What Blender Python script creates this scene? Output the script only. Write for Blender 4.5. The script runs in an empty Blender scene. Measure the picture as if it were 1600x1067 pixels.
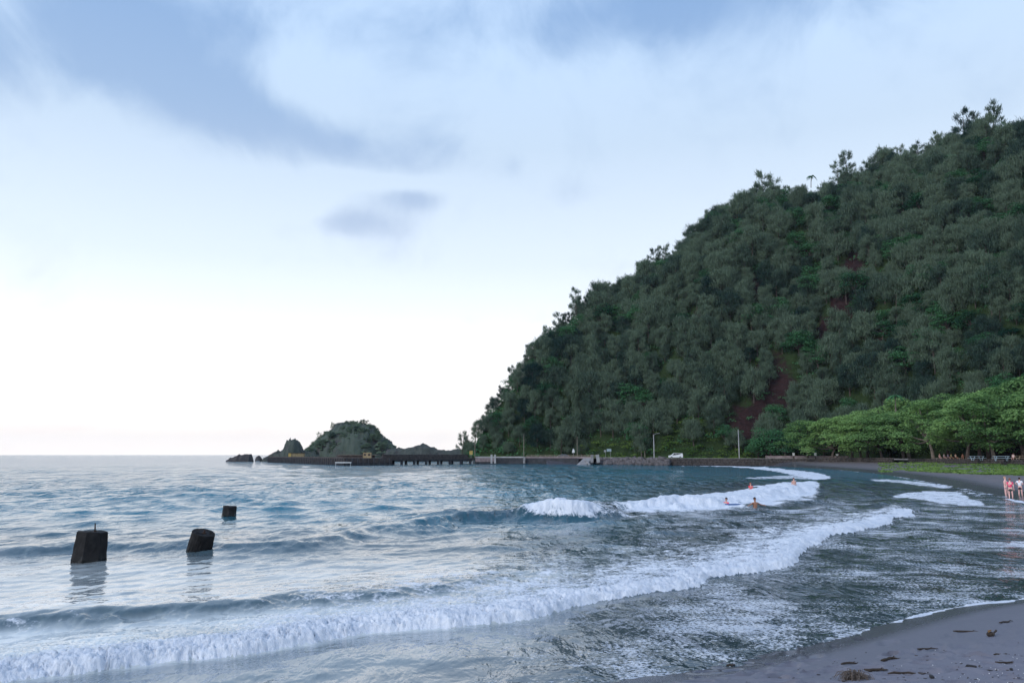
import bpy, bmesh, math, random
import numpy as np
from mathutils import Vector, Matrix, Euler

rnd = random.Random(7)
rng = np.random.default_rng(7)
scene = bpy.context.scene
COL = scene.collection
PI = math.pi

# ------------------------------------------------------------------ camera
H = 3.7                      # eye height over still water
FPX = 28.0 / 36.0 * 1600.0   # focal length in photograph pixels
PITCH = math.atan((710 - 533.5) / FPX)
cam_d = bpy.data.cameras.new('camera')
cam_d.lens = 28.0; cam_d.sensor_width = 36.0
cam_d.clip_start = 0.1; cam_d.clip_end = 60000
cam = bpy.data.objects.new('camera', cam_d); COL.objects.link(cam)
cam.location = (0, 0, H)
cam.rotation_euler = (PI / 2 + PITCH, 0, 0)
scene.camera = cam

# ------------------------------------------------------------------ light
SUN_EL, SUN_AZ = math.radians(38), math.radians(-125)     # azimuth from +Y, clockwise: low, behind on the seaward side
EXPOSURE = 0.43
scene.view_settings.view_transform = 'Standard'
scene.view_settings.look = 'None'
scene.view_settings.gamma = 1.0
scene.view_settings.use_curve_mapping = False
scene.view_settings.exposure = EXPOSURE
scene.render.engine = 'CYCLES'
cy = scene.cycles
cy.max_bounces = 6; cy.diffuse_bounces = 3; cy.glossy_bounces = 3; cy.transmission_bounces = 2
cy.transparent_max_bounces = 4; cy.volume_bounces = 0
cy.caustics_reflective = False; cy.caustics_refractive = False
cy.sample_clamp_indirect = 4.0

sun_d = bpy.data.lights.new('sun', 'SUN'); sun_d.energy = 1.3; sun_d.angle = math.radians(18)
sun_d.color = (1.0, 0.975, 0.95)
sun = bpy.data.objects.new('sun', sun_d); COL.objects.link(sun)
sdir = Vector((math.sin(SUN_AZ) * math.cos(SUN_EL), math.cos(SUN_AZ) * math.cos(SUN_EL), math.sin(SUN_EL)))
sun.rotation_euler = (-sdir).to_track_quat('-Z', 'Y').to_euler()


def raydir(px, py):
    v = 533.5 - py
    return np.array([px - 800.0, FPX * math.cos(PITCH) - v * math.sin(PITCH), FPX * math.sin(PITCH) + v * math.cos(PITCH)])


def at(px, py, z=0.0):
    d = raydir(px, py); t = (z - H) / d[2]
    return float(d[0] * t), float(d[1] * t)


def atY(px, Y, py=710.0):
    d = raydir(px, py); return float(d[0] / d[1] * Y)


def tanel(px, py):
    d = raydir(px, py); return float(d[2] / d[1])


def zat(px, py, Y):
    return H + tanel(px, py) * Y


def topix(X, Y, Z):
    dz = Z - H
    cx = X; cyy = Y * math.cos(PITCH) + dz * math.sin(PITCH); cz = -Y * math.sin(PITCH) + dz * math.cos(PITCH)
    cyy = np.maximum(cyy, 0.01)
    return 800 + FPX * cx / cyy, 533.5 - FPX * cz / cyy


# ------------------------------------------------------------------ node helper
class NT:
    def __init__(self, tree):
        self.t = tree; tree.nodes.clear()

    def n(self, typ, props=None, **ins):
        nd = self.t.nodes.new(typ)
        for k, v in (props or {}).items():
            setattr(nd, k, v)
        for k, v in ins.items():
            key = int(k[1:]) if k[0] == '_' and k[1:].isdigit() else k.replace('__', ' ')
            self.put(nd.inputs[key], v)
        return nd

    def put(self, sock, v):
        if isinstance(v, bpy.types.NodeSocket):
            self.t.links.new(v, sock)
        elif isinstance(v, bpy.types.Node):
            self.t.links.new(v.outputs[0], sock)
        else:
            if isinstance(v, tuple) and len(v) == 3 and sock.type == 'RGBA':
                v = (*v, 1)
            sock.default_value = v

    def m(self, op, a, b=None, c=None, clamp=False):
        nd = self.t.nodes.new('ShaderNodeMath'); nd.operation = op; nd.use_clamp = clamp
        self.put(nd.inputs[0], a)
        if b is not None: self.put(nd.inputs[1], b)
        if c is not None: self.put(nd.inputs[2], c)
        return nd.outputs[0]

    def mix(self, f, a, b, mode='MIX'):
        nd = self.t.nodes.new('ShaderNodeMix'); nd.data_type = 'RGBA'; nd.blend_type = mode
        self.put(nd.inputs[0], f); self.put(nd.inputs[6], a); self.put(nd.inputs[7], b)
        return nd.outputs[2]

    def ramp(self, f, stops, interp='LINEAR'):
        nd = self.t.nodes.new('ShaderNodeValToRGB'); self.put(nd.inputs[0], f)
        cr = nd.color_ramp; cr.interpolation = interp
        while len(cr.elements) < len(stops): cr.elements.new(0.5)
        for e, (p, c) in zip(cr.elements, stops):
            e.position = p; e.color = (c, c, c, 1) if isinstance(c, (int, float)) else (*c, 1)
        return nd.outputs[0]

    def noise(self, vec, scale, detail=4.0, rough=0.5, dist=0.0, out=0, w=None):
        nd = self.t.nodes.new('ShaderNodeTexNoise')
        if vec is not None: self.put(nd.inputs['Vector'], vec)
        nd.inputs['Scale'].default_value = scale; nd.inputs['Detail'].default_value = detail
        nd.inputs['Roughness'].default_value = rough; nd.inputs['Distortion'].default_value = dist
        return nd.outputs[out]

    def mapr(self, v, a, b, c=0.0, d=1.0, smooth=True):
        nd = self.t.nodes.new('ShaderNodeMapRange'); nd.interpolation_type = 'SMOOTHSTEP' if smooth else 'LINEAR'
        self.put(nd.inputs[0], v)
        for i, x in enumerate((a, b, c, d)): self.put(nd.inputs[i + 1], x)
        return nd.outputs[0]


def newmat(name):
    m = bpy.data.materials.new(name); m.use_nodes = True
    return m, NT(m.node_tree)


def simple(name, col, rough=0.7, var=0.25, scale=3.0, bump=0.3, metallic=0.0, spec=0.3, obj=True):
    m, t = newmat(name)
    tc = t.n('ShaderNodeTexCoord')
    n1 = t.noise(tc.outputs['Object'], scale, 6, 0.6)
    c = t.mix(t.m('MULTIPLY', t.mapr(n1, 0.3, 0.7), 1.0), tuple(x * (1 - var) for x in col), tuple(min(1, x * (1 + var)) for x in col))
    b = t.n('ShaderNodeBump', Strength=bump, Distance=0.03, Height=n1)
    p = t.n('ShaderNodeBsdfPrincipled', Base__Color=c, Roughness=rough, Metallic=metallic, Normal=b.outputs[0])
    p.inputs['Specular IOR Level'].default_value = spec
    t.n('ShaderNodeOutputMaterial', Surface=p.outputs[0])
    return m


# ------------------------------------------------------------------ world
world = bpy.data.worlds.new('World'); scene.world = world; world.use_nodes = True
w = NT(world.node_tree)
sky = w.n('ShaderNodeTexSky', {'sky_type': 'NISHITA', 'sun_disc': False, 'sun_elevation': SUN_EL,
                               'sun_rotation': -SUN_AZ, 'altitude': 0, 'air_density': 1.0, 'dust_density': 1.5, 'ozone_density': 1.5})
tc = w.n('ShaderNodeTexCoord')
sep = w.n('ShaderNodeSeparateXYZ', Vector=tc.outputs['Generated'])
el = w.m('ARCSINE', w.m('MAXIMUM', sep.outputs[2], 0.0))                 # radians
az = w.m('ARCTAN2', sep.outputs[0], sep.outputs[1])
SS = 10.0   # background strength is 0.1


def S(r, g, b):
    f = lambda c: ((c / 255 + 0.055) / 1.055) ** 2.4 if c > 10 else c / 255 / 12.92
    return (f(r), f(g), f(b))


base = w.ramp(w.m('DIVIDE', el, 0.9), [(0.0, (1.10, 1.02, 0.97)), (0.03, (0.98, 0.925, 0.89)), (0.07, (0.95, 0.93, 0.93)), (0.13, (0.93, 0.95, 0.98)),
                                       (0.26, (0.67, 0.755, 0.86)), (0.42, (0.50, 0.62, 0.77)), (0.56, S(184, 208, 236)),
                                       (0.72, S(162, 190, 227)), (1.0, S(122, 160, 210))])
# warp the directions a little, then lay soft cloud banks and let noise tear their edges
wn = w.n('ShaderNodeTexNoise', Vector=tc.outputs['Generated'], Scale=3.2, Detail=5.0, Roughness=0.55)
wsep = w.n('ShaderNodeSeparateColor', Color=wn.outputs['Color'])
az2 = w.m('ADD', az, w.m('MULTIPLY', w.m('SUBTRACT', wsep.outputs[0], 0.5), 0.10))
el2 = w.m('ADD', el, w.m('MULTIPLY', w.m('SUBTRACT', wsep.outputs[1], 0.5), 0.07))


def blob(px, py, rx, ry, amp, tilt=0.0):
    d = raydir(px, py); a0 = math.atan2(d[0], d[1]); e0 = math.asin(d[2] / np.linalg.norm(d))
    kx = rx / FPX * 0.93; ky = ry / FPX * 0.93
    da = w.m('SUBTRACT', az2, a0); de = w.m('SUBTRACT', el2, e0)
    c, s = math.cos(tilt), math.sin(tilt)
    u = w.m('DIVIDE', w.m('ADD', w.m('MULTIPLY', da, c), w.m('MULTIPLY', de, s)), kx)
    v = w.m('DIVIDE', w.m('SUBTRACT', w.m('MULTIPLY', de, c), w.m('MULTIPLY', da, s)), ky)
    q = w.m('ADD', w.m('MULTIPLY', u, u), w.m('MULTIPLY', v, v))
    return w.m('MULTIPLY', w.m('EXPONENT', w.m('MULTIPLY', q, -1.0)), amp)


acc = None
for bpar in [(40, 60, 280, 75, 1.05, -0.12), (330, 150, 230, 60, 1.0, -0.45), (520, 225, 160, 38, 1.0, -0.25),
             (700, 232, 80, 34, 0.55, -0.3), (610, 288, 130, 16, -0.9, -0.05), (420, 310, 110, 30, -0.8, 0), (540, 350, 75, 26, 1.15, 0.0), (640, 318, 60, 18, 0.9, 0), (1010, 35, 240, 62, 1.25, 0.0),
             (640, 30, 190, 60, 0.75, 0), (300, 20, 240, 60, 0.8, 0), (812, 262, 22, 18, 0.4, 0), (1560, 130, 90, 60, 0.35, 0.6),
             (-350, 60, 330, 90, 0.9, 0), (1330, -60, 220, 50, 0.4, 0)]:
    b_ = blob(*bpar)
    acc = b_ if acc is None else w.m('ADD', acc, b_)
n2 = w.noise(tc.outputs['Generated'], 5.5, 8, 0.60, 0.5)
n3 = w.noise(w.n('ShaderNodeMapping', Vector=tc.outputs['Generated'], Location=(3.1, 1.7, 0.4)).outputs[0], 2.6, 6, 0.55, 0.2)
# overhead and all round outside the frame the same broken cover goes on
gen = w.m('MULTIPLY', w.mapr(el, 0.66, 0.9), 0.75)
acc = w.m('ADD', acc, gen)
cm = w.mapr(w.m('ADD', acc, w.m('ADD', w.m('MULTIPLY', w.m('SUBTRACT', n2, 0.5), 3.0), w.m('MULTIPLY', w.m('SUBTRACT', n3, 0.5), 1.8))), 0.10, 1.5)
cm = w.m('MULTIPLY', cm, 0.95)
ccol = w.ramp(w.m('DIVIDE', el, 0.9), [(0.0, S(222, 216, 220)), (0.3, S(172, 188, 212)), (0.45, S(146, 172, 206)), (0.62, S(124, 158, 202)), (1.0, S(120, 154, 198))])
hz = w.noise(w.n('ShaderNodeMapping', Vector=tc.outputs['Generated'], Scale=(1.0, 1.0, 6.0)).outputs[0], 5.5, 5, 0.55)
lowc = w.m('MULTIPLY', w.m('MULTIPLY', w.mapr(hz, 0.5, 0.72), w.mapr(el, 0.0, 0.03)), w.mapr(el, 0.14, 0.05))
base = w.mix(w.m('MULTIPLY', lowc, 0.5), base, S(249, 238, 236))
full = w.mix(cm, base, ccol)
full = w.n('ShaderNodeVectorMath', {'operation': 'SCALE'}, _0=full, Scale=SS).outputs[0]
nsk = w.mix(0.10, full, sky.outputs[0])
bg = w.n('ShaderNodeBackground', Color=nsk, Strength=0.1)
w.n('ShaderNodeOutputWorld', Surface=bg.outputs[0])


# ------------------------------------------------------------------ numpy noise
def fractal_tile(seed, n=512, beta=1.8, lo=1, hi=200):
    r = np.random.default_rng(seed)
    f = np.fft.fft2(r.standard_normal((n, n)))
    k = np.fft.fftfreq(n) * n
    K = np.hypot(*np.meshgrid(k, k, indexing='ij')); K[0, 0] = 1
    amp = K ** (-beta) * ((K >= lo) & (K <= hi))
    a = np.fft.ifft2(f * amp).real
    return (a / a.std()).astype(np.float32)


def sample(tile, x, y, L):
    n = tile.shape[0]
    fx = np.asarray(x) / L * n; fy = np.asarray(y) / L * n
    ix = np.floor(fx).astype(np.int64); iy = np.floor(fy).astype(np.int64)
    ax = (fx - ix); ay = (fy - iy)
    ix %= n; iy %= n; jx = (ix + 1) % n; jy = (iy + 1) % n
    return (tile[ix, iy] * (1 - ax) * (1 - ay) + tile[jx, iy] * ax * (1 - ay) + tile[ix, jy] * (1 - ax) * ay + tile[jx, jy] * ax * ay)


T_A = fractal_tile(1, beta=1.7, lo=2, hi=120)
T_B = fractal_tile(2, beta=1.2, lo=4, hi=200)
T_C = fractal_tile(3, beta=2.2, lo=1, hi=60)


def wave_tile(seed, L, wl_lo, wl_hi, direction, spread, beta, n=512):
    r = np.random.default_rng(seed)
    f = np.fft.fft2(r.standard_normal((n, n)))
    k = np.fft.fftfreq(n) * n / L
    KX, KY = np.meshgrid(k, k, indexing='ij'); K = np.hypot(KX, KY); K[0, 0] = 1e9
    wl = 1 / K
    band = 1 / (1 + (wl_lo / wl) ** 8) / (1 + (wl / wl_hi) ** 8)
    c = np.abs((KX * direction[0] + KY * direction[1]) / K)
    amp = K ** (-beta) * band * (c ** spread + 0.05)
    a = np.fft.ifft2(f * amp).real
    a = a / a.std()
    a = a + 0.18 * (a * a - 1)          # sharper crests
    return a.astype(np.float32)


def smooth01(x, a, b):
    t = np.clip((x - a) / (b - a), 0, 1); return t * t * (3 - 2 * t)


def catmull(pts, k=6):
    P = [np.array(p, float) for p in pts]
    P = [2 * P[0] - P[1]] + P + [2 * P[-1] - P[-2]]
    out = []
    for i in range(1, len(P) - 2):
        for j in range(k):
            t = j / k
            out.append(0.5 * ((2 * P[i]) + (-P[i - 1] + P[i + 1]) * t + (2 * P[i - 1] - 5 * P[i] + 4 * P[i + 1] - P[i + 2]) * t * t
                              + (-P[i - 1] + 3 * P[i] - 3 * P[i + 1] + P[i + 2]) * t ** 3))
    out.append(P[-2]); return np.array(out)


def polydist(X, Y, poly):
    """signed distance (left of the direction of travel positive) and fraction along the line"""
    X = np.asarray(X, np.float64); Y = np.asarray(Y, np.float64)
    best = np.full(X.shape, 1e18); sg = np.ones(X.shape); par = np.zeros(X.shape)
    n = len(poly) - 1
    for i in range(n):
        ax, ay = poly[i]; bx, by = poly[i + 1]
        dx, dy = bx - ax, by - ay; L2 = dx * dx + dy * dy + 1e-12
        t = np.clip(((X - ax) * dx + (Y - ay) * dy) / L2, 0, 1)
        ex = X - (ax + t * dx); ey = Y - (ay + t * dy)
        d2 = ex * ex + ey * ey
        m = d2 < best
        best = np.where(m, d2, best)
        cr = dx * ey - dy * ex
        sg = np.where(m, np.where(cr >= 0, 1.0, -1.0), sg)
        par = np.where(m, (i + t) / n, par)
    return np.sqrt(best) * sg, par


# ------------------------------------------------------------------ mesh helpers
def tag(o, label=None, cat=None, group=None, kind=None):
    if label: o['label'] = label
    if cat: o['category'] = cat
    if group: o['group'] = group
    if kind: o['kind'] = kind
    return o


def mesh_np(name, V, F, mat=None, smooth=False, attrs=None):
    """V (n,3), F (m,k) arrays with constant k"""
    V = np.ascontiguousarray(V, np.float32); F = np.ascontiguousarray(F, np.int32)
    me = bpy.data.meshes.new(name)
    me.vertices.add(len(V)); me.vertices.foreach_set('co', V.ravel())
    k = F.shape[1]
    me.loops.add(F.size); me.loops.foreach_set('vertex_index', F.ravel())
    me.polygons.add(len(F)); me.polygons.foreach_set('loop_start', np.arange(0, F.size, k, dtype=np.int32))
    me.polygons.foreach_set('loop_total', np.full(len(F), k, np.int32))
    if smooth: me.polygons.foreach_set('use_smooth', np.ones(len(F), bool))
    for an, arr in (attrs or {}).items():
        a = me.attributes.new(an, 'FLOAT', 'POINT'); a.data.foreach_set('value', np.ascontiguousarray(arr, np.float32).ravel())
    me.update(calc_edges=True)
    if mat: me.materials.append(mat)
    return me


def link(name, me, parent=None, loc=None):
    o = bpy.data.objects.new(name, me); COL.objects.link(o)
    if parent: o.parent = parent
    if loc is not None: o.location = loc
    return o


def empty(name, loc=(0, 0, 0), rz=0.0):
    o = bpy.data.objects.new(name, None); COL.objects.link(o)
    o.location = loc; o.rotation_euler = (0, 0, rz); o.empty_display_size = 0.3
    return o


def grid_faces(nr, nc):
    i = np.arange(nr - 1)[:, None] * nc + np.arange(nc - 1)[None, :]
    i = i.ravel()
    return np.stack([i, i + 1, i + nc + 1, i + nc], 1)


class MB:
    def __init__(self): self.v = []; self.f = []

    def add(self, vs, fs):
        o = len(self.v); self.v += [tuple(p) for p in vs]; self.f += [tuple(i + o for i in f) for f in fs]; return self

    def box(self, c, s, rot=None, taper=1.0):
        hx, hy, hz = s[0] / 2, s[1] / 2, s[2] / 2
        vs = [Vector((x * hx * (taper if z > 0 else 1), y * hy * (taper if z > 0 else 1), z * hz)) for z in (-1, 1) for x, y in ((-1, -1), (1, -1), (1, 1), (-1, 1))]
        if rot is not None:
            R = Euler(rot).to_matrix(); vs = [R @ p for p in vs]
        vs = [p + Vector(c) for p in vs]
        return self.add(vs, [(3, 2, 1, 0), (4, 5, 6, 7), (0, 1, 5, 4), (1, 2, 6, 5), (2, 3, 7, 6), (3, 0, 4, 7)])

    def tube(self, pts, rad, n=8, cap=True):
        pts = [Vector(p) for p in pts]
        if not isinstance(rad, (list, tuple)): rad = [rad] * len(pts)
        o = len(self.v); up = Vector((0, 0, 1))
        for i, p in enumerate(pts):
            d = (pts[min(i + 1, len(pts) - 1)] - pts[max(i - 1, 0)]).normalized()
            a = d.cross(up) if abs(d.dot(up)) < 0.95 else d.cross(Vector((1, 0, 0)))
            a.normalize(); b = d.cross(a).normalized()
            for k in range(n):
                t = 2 * PI * k / n
                self.v.append(tuple(p + (a * math.cos(t) + b * math.sin(t)) * rad[i]))
        for i in range(len(pts) - 1):
            for k in range(n):
                self.f.append((o + i * n + k, o + i * n + (k + 1) % n, o + (i + 1) * n + (k + 1) % n, o + (i + 1) * n + k))
        if cap:
            self.f.append(tuple(o + k for k in range(n))[::-1]); self.f.append(tuple(o + (len(pts) - 1) * n + k for k in range(n)))
        return self

    def mesh(self, name, mat=None, smooth=False):
        me = bpy.data.meshes.new(name); me.from_pydata(self.v, [], self.f); me.update()
        bm = bmesh.new(); bm.from_mesh(me); bmesh.ops.recalc_face_normals(bm, faces=bm.faces); bm.to_mesh(me); bm.free()
        if smooth:
            for p in me.polygons: p.use_smooth = True
        if mat: me.materials.append(mat)
        return me

    def build(self, name, mat=None, parent=None, smooth=False, loc=None):
        return link(name, self.mesh(name, mat, smooth), parent, loc)


# ------------------------------------------------------------------ coast lines
near_shore = [at(px, py, 0.06) for px, py in [(880, 1067), (1050, 1042), (1200, 1010), (1300, 985), (1420, 955), (1500, 940), (1600, 925)]]
SHORE = catmull([(-400, -90), (-120, -22), (-40, -6), (-15, 3.2), (-6, 8.5)] + near_shore + [(22, 29.5), (29.5, 40), (34, 49)]
                + [at(1600, 790), at(1530, 772), at(1480, 762), at(1420, 748), at(1340, 737), at(1260, 731.0), at(1190, 727.5)] + [(90, 310), (92, 400)], 5)
WALL_PX = [(742, 317), (800, 316), (900, 307), (930, 297), (1000, 286), (1035, 272), (1100, 267), (1155, 262), (1270, 250), (1400, 222), (1500, 190), (1600, 165), (1750, 140), (2000, 118), (2600, 100)]
WALL = np.array([(atY(p, y), y) for p, y in WALL_PX])
U0 = atY(739, 1.0)


def ground(X, Y):
    X = np.asarray(X, float); Y = np.asarray(Y, float)
    ds, _ = polydist(X, Y, SHORE); ds = -ds           # landward positive
    dw, _ = polydist(X, Y, WALL)                      # beyond the wall positive
    r = np.hypot(X, Y)
    slope = 0.12 + (0.052 - 0.12) * smooth01(r, 28, 70)
    z = np.where(ds > 0, slope * ds, np.maximum(ds * 0.05, -3.0))
    cap = 1.55 + 0.55 * smooth01(-r, -45, -20)
    z = np.where(ds > 0, cap * (1 - np.exp(-z / cap * 1.25)), z)
    zf = 1.62 * (np.clip(ds, 0, None) / (np.clip(ds, 0, None) + np.abs(dw) + 0.01)) ** 0.8
    kf = smooth01(r, 60, 120)
    z = np.where(ds > 0, z * (1 - kf) + zf * kf, z)
    z = z + np.where(ds > 0, smooth01(ds, 0, 4) * sample(T_C, X, Y, 60) * 0.035, 0)
    back = (dw > 0.25) & (X / np.maximum(Y, 1) > U0) & (Y > 60)
    z = np.where(back, 1.55, z)
    return z


def gz(x, y): return float(ground(np.array([x]), np.array([y]))[0])


# ------------------------------------------------------------------ sea
ncol = 940
az_in = np.linspace(-0.63, 0.63, ncol)
az_l = -0.63 - np.geomspace(0.004, 1.15, 40)[::-1]; az_r = 0.63 + np.geomspace(0.004, 0.75, 30)
AZ = np.concatenate([az_l, az_in, az_r])
KH = H * FPX * 0.64
k_ = np.concatenate([np.linspace(0.58, 1.0, 6), np.linspace(1.0, 70, 200)[1:], np.linspace(70, 250, 340)[1:], np.linspace(250, 300, 60)[1:], np.linspace(300, 560, 60)[1:]])
R = np.concatenate([[7200.0], KH / k_])
RR, AA = np.meshgrid(R, AZ, indexing='ij')
X = RR * np.sin(AA); Y = RR * np.cos(AA)
PX, PY = topix(X, Y, np.zeros_like(X))
spacing = np.gradient(R)[:, None] * -1
spacing = np.abs(spacing) + 0 * X
dsea, _ = polydist(X, Y, SHORE)             # seaward positive
inview = (Y > 2)

wd = (0.62, -0.78)
t_short = wave_tile(11, 9.0, 0.22, 1.4, wd, 1.2, 2.0)
t_mid = wave_tile(12, 41.0, 1.2, 6.0, wd, 2.0, 2.1)
t_long = wave_tile(13, 173.0, 6.0, 30.0, wd, 3.0, 2.1)
off = smooth01(dsea, 0.5, 10)
calm = smooth01(np.where(inview, PY, 1200), 915, 800)     # outside the breakers
offshore = 0.25 + 0.75 * calm
Z = np.zeros_like(X)
Z += sample(t_short, X, Y, 9.0) * (0.006 + 0.009 * calm) * smooth01(-spacing, -0.35, -0.12) * (0.15 + 0.85 * off)
Z += sample(t_mid, X, Y, 41.0) * (0.012 + 0.042 * calm) * smooth01(-spacing, -3.0, -0.9) * off
Z += sample(t_long, X, Y, 173.0) * 0.10 * smooth01(dsea, 20, 60) * smooth01(-spacing, -14.0, -5)


def line(pts, z=0.0, k=5): return catmull([at(a, b, z) for a, b in pts], k)


def I(pairs, x):
    a = np.array(pairs, float); return np.interp(x, a[:, 0], a[:, 1])


foam = np.zeros_like(X)
wob = sample(T_A, X, Y, 14.0)
wob2 = sample(T_B, X, Y, 4.0)
T_L = fractal_tile(21, beta=1.0, lo=6, hi=26)
def cap_tile(seed, n, npts, rlo, rhi):
    r = np.random.default_rng(seed); T = np.zeros((n, n), np.float32)
    for _ in range(npts):
        cx, cy_ = r.integers(0, n, 2); R_ = r.uniform(rlo, rhi); k = int(R_) + 1
        a = np.arange(-k, k + 1); A1_, A2_ = np.meshgrid(a, a, indexing='ij')
        hgt_ = np.sqrt(np.clip(R_ * R_ - A1_ ** 2 - A2_ ** 2, 0, None)) / rhi
        ix = (cx + a) % n; iy = (cy_ + a) % n
        T[np.ix_(ix, iy)] = np.maximum(T[np.ix_(ix, iy)], hgt_)
    return T


T_CAP = cap_tile(31, 512, 2600, 7, 19)
T_CAP2 = cap_tile(32, 512, 5200, 4, 12)
lump = sample(T_CAP, X + 0.10 * wob2, Y, 6.4) - 0.4
lump_s = sample(T_CAP2, X, Y + 0.05 * wob2, 3.3) - 0.4
lump2 = lump_s

# A: the spilling front close to the sand
A_PTS = [(-300, 1100), (-120, 1080), (0, 1066), (100, 1052), (250, 1036), (400, 1018), (500, 1004), (650, 984), (850, 953), (1000, 930), (1100, 912), (1180, 890), (1230, 872), (1270, 850), (1320, 832), (1380, 818), (1425, 803)]
A = line(A_PTS)
sel = (X > -30) & (X < 45) & (Y > 5) & (Y < 75)
s, u = polydist(X[sel], Y[sel], A)
s = s + 0.20 * sample(T_C, X[sel], Y[sel], 9.0) + 0.10 * wob[sel] + 0.16 * lump[sel]
amp = np.interp(u, [0, .2, .5, .75, 1], [0.135, 0.145, 0.145, 0.13, 0.10])
def dens0(s, u): return smooth01(s, 0.1, 0.6) * np.exp(-np.maximum(s - 1.0, 0) / np.interp(u, [0, .35, .62, 1], [1.5, 4, 9, 6]))
prof = np.sqrt(np.clip(1 - (1 - np.clip((s + 0.12) / 0.55, 0, 1)) ** 2, 0, 1)) * np.exp(-np.maximum(s - 0.65, 0) / np.interp(u, [0, .3, .7, 1], [1.5, 1.8, 2.8, 4]))
amp *= 1 + 0.18 * wob[sel]
h = prof * amp
crest = smooth01(s, -0.14, 0.10) * np.exp(-np.maximum(s - 0.6, 0) / 1.1)
h += crest * (0.13 * lump[sel] + 0.06 * lump2[sel]) + smooth01(dens0(s, u), 0.2, 0.9) * (0.045 * lump[sel] + 0.02 * lump2[sel])
Lf = np.interp(u, [0, .15, .35, .5, .62, .75, 1], [1.4, 1.9, 4.6, 8.5, 11.0, 9, 6])
dens = smooth01(s, -0.20, -0.10) * np.clip(1.04 - 0.74 * (np.maximum(s - 0.35, 0) / Lf) ** 0.48, 0, 1)
pat = sample(T_A, X[sel] + 70, Y[sel], 17.0)
dens = dens * (1 - smooth01(s, 0.25, 1.0) * (0.10 + 0.20 * smooth01(pat, -0.4, 1.0)) * np.interp(u, [0, .25, .42, .8, 1], [1, .8, .15, .15, .5]))
dens = np.where(s > Lf * 1.25, dens * np.exp(-(s - Lf * 1.25) / (Lf * 0.25)), dens)
h += smooth01(dens, 0.4, 0.9) * 0.015 * lump2[sel]
Z[sel] += h; foam[sel] = np.maximum(foam[sel], dens)
frontcut = np.ones_like(X); frontcut[sel] = 0.3 + 0.7 * smooth01(s, -0.5, 0.0)

# B: low unbroken swell behind it
B = line([(-300, 1000), (-120, 985), (0, 968), (110, 956), (230, 950), (350, 947), (450, 938), (600, 921), (720, 905), (850, 886), (960, 872)], 0.15)
s, u = polydist(X[sel], Y[sel], B)
s = s + 0.35 * wob[sel]
ampB = np.interp(u, [0, .3, .6, .85, 1], [0.20, 0.27, 0.24, 0.14, 0.0])
h = np.where(s < 0, np.exp(-(s / 0.85) ** 2), np.exp(-(s / 2.1) ** 2)) * ampB
Z[sel] += h
sheen_cut = np.ones_like(X); sheen_cut[sel] = 1 - 0.9 * np.exp(-((s + 0.45) / 0.75) ** 2) * smooth01(u, -0.1, 0.05) * smooth01(-u, -0.95, -0.75)
fB = np.exp(-((s + 0.5) / 0.7) ** 2) * np.interp(u, [0, .12, .3, .5, .8, 1], [0.62, 0.60, 0.42, 0.28, 0.3, 0.2])
foam[sel] = np.maximum(foam[sel], fB)

# B2: a fainter undulation inside, and small laps on the way to the stumps
for pts, am, wf, wb in [([(-50, 900), (150, 893), (300, 880), (480, 868), (700, 850), (900, 838)], 0.07, 1.2, 2.4),
                        ([(250, 1075), (420, 1052), (600, 1040), (760, 1030), (900, 1010)], 0.05, 0.5, 1.0)]:
    Lq = line(pts, 0.0)
    s, u = polydist(X[sel], Y[sel], Lq)
    s = s + 0.4 * wob[sel]
    Z[sel] += np.where(s < 0, np.exp(-(s / wf) ** 2), np.exp(-(s / wb) ** 2)) * am * np.sin(PI * np.clip(u, 0.01, 0.99))

# C: the outer breaker
C = line([(-200, 876), (0, 868), (120, 860), (250, 858), (420, 862), (540, 845), (640, 829), (720, 818), (790, 812), (870, 814), (930, 810), (990, 797), (1060, 795), (1140, 788), (1200, 776), (1262, 768), (1290, 757)], 0.0)
selC = (X > -45) & (X < 60) & (Y > 22) & (Y < 125)
s, u = polydist(X[selC], Y[selC], C)
s = s + 0.5 * wob[selC] - 0.6
pxs = PX[selC]
ampC = I([(0, .26), (250, .28), (420, .30), (560, .30), (640, .36), (720, .48), (800, .58), (840, .50), (900, .5), (940, .55), (975, .48), (1000, .42), (1140, .38), (1230, .35), (1275, .2), (1300, 0)], pxs)
wf = I([(0, 1.4), (500, 1.3), (700, 1.1), (800, 0.9), (1000, 1.0)], pxs)
h = np.where(s < 0, np.exp(-(s / wf) ** 2), np.exp(-(s / 3.2) ** 2)) * ampC
fm = I([(0, 0), (600, 0), (800, .1), (818, .75), (832, 1), (925, 1), (940, .62), (965, .55), (985, .85), (1010, 1), (1270, 1), (1290, .0)], pxs)
bl = I([(800, 0), (835, .28), (870, .55), (895, .55), (925, .25), (945, 0), (990, 0), (1020, .25), (1070, .28), (1140, .1), (1200, .12), (1240, .28), (1262, .15), (1285, 0)], pxs)
cr = np.exp(-((s + 0.1) / 1.1) ** 2)
h += cr * bl * (0.60 + 0.40 * sample(T_CAP, X[selC], Y[selC], 20) + 0.22 * sample(T_CAP2, X[selC], Y[selC], 11))
h += fm * np.exp(-(s / 2.5) ** 2) * 0.20 * (sample(T_CAP, X[selC], Y[selC], 16) - 0.3)
Z[selC] += h
foam[selC] = np.maximum(foam[selC], fm * np.where(s < 0, np.exp(-(s / I([(800, 1.3), (960, 1.5), (1010, 3.5), (1140, 3.2), (1270, 5)], pxs)) ** 4), np.exp(-(s / I([(800, 2.0), (1010, 1.6), (1270, 7)], pxs)) ** 2)))
# a lip of foam along the steep crest
foam[selC] = np.maximum(foam[selC], I([(600, 0), (700, .3), (790, .5), (820, .5)], pxs) * (pxs < 830) * (pxs > 600) * np.exp(-((s + 0.3) / 0.45) ** 2))


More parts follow.
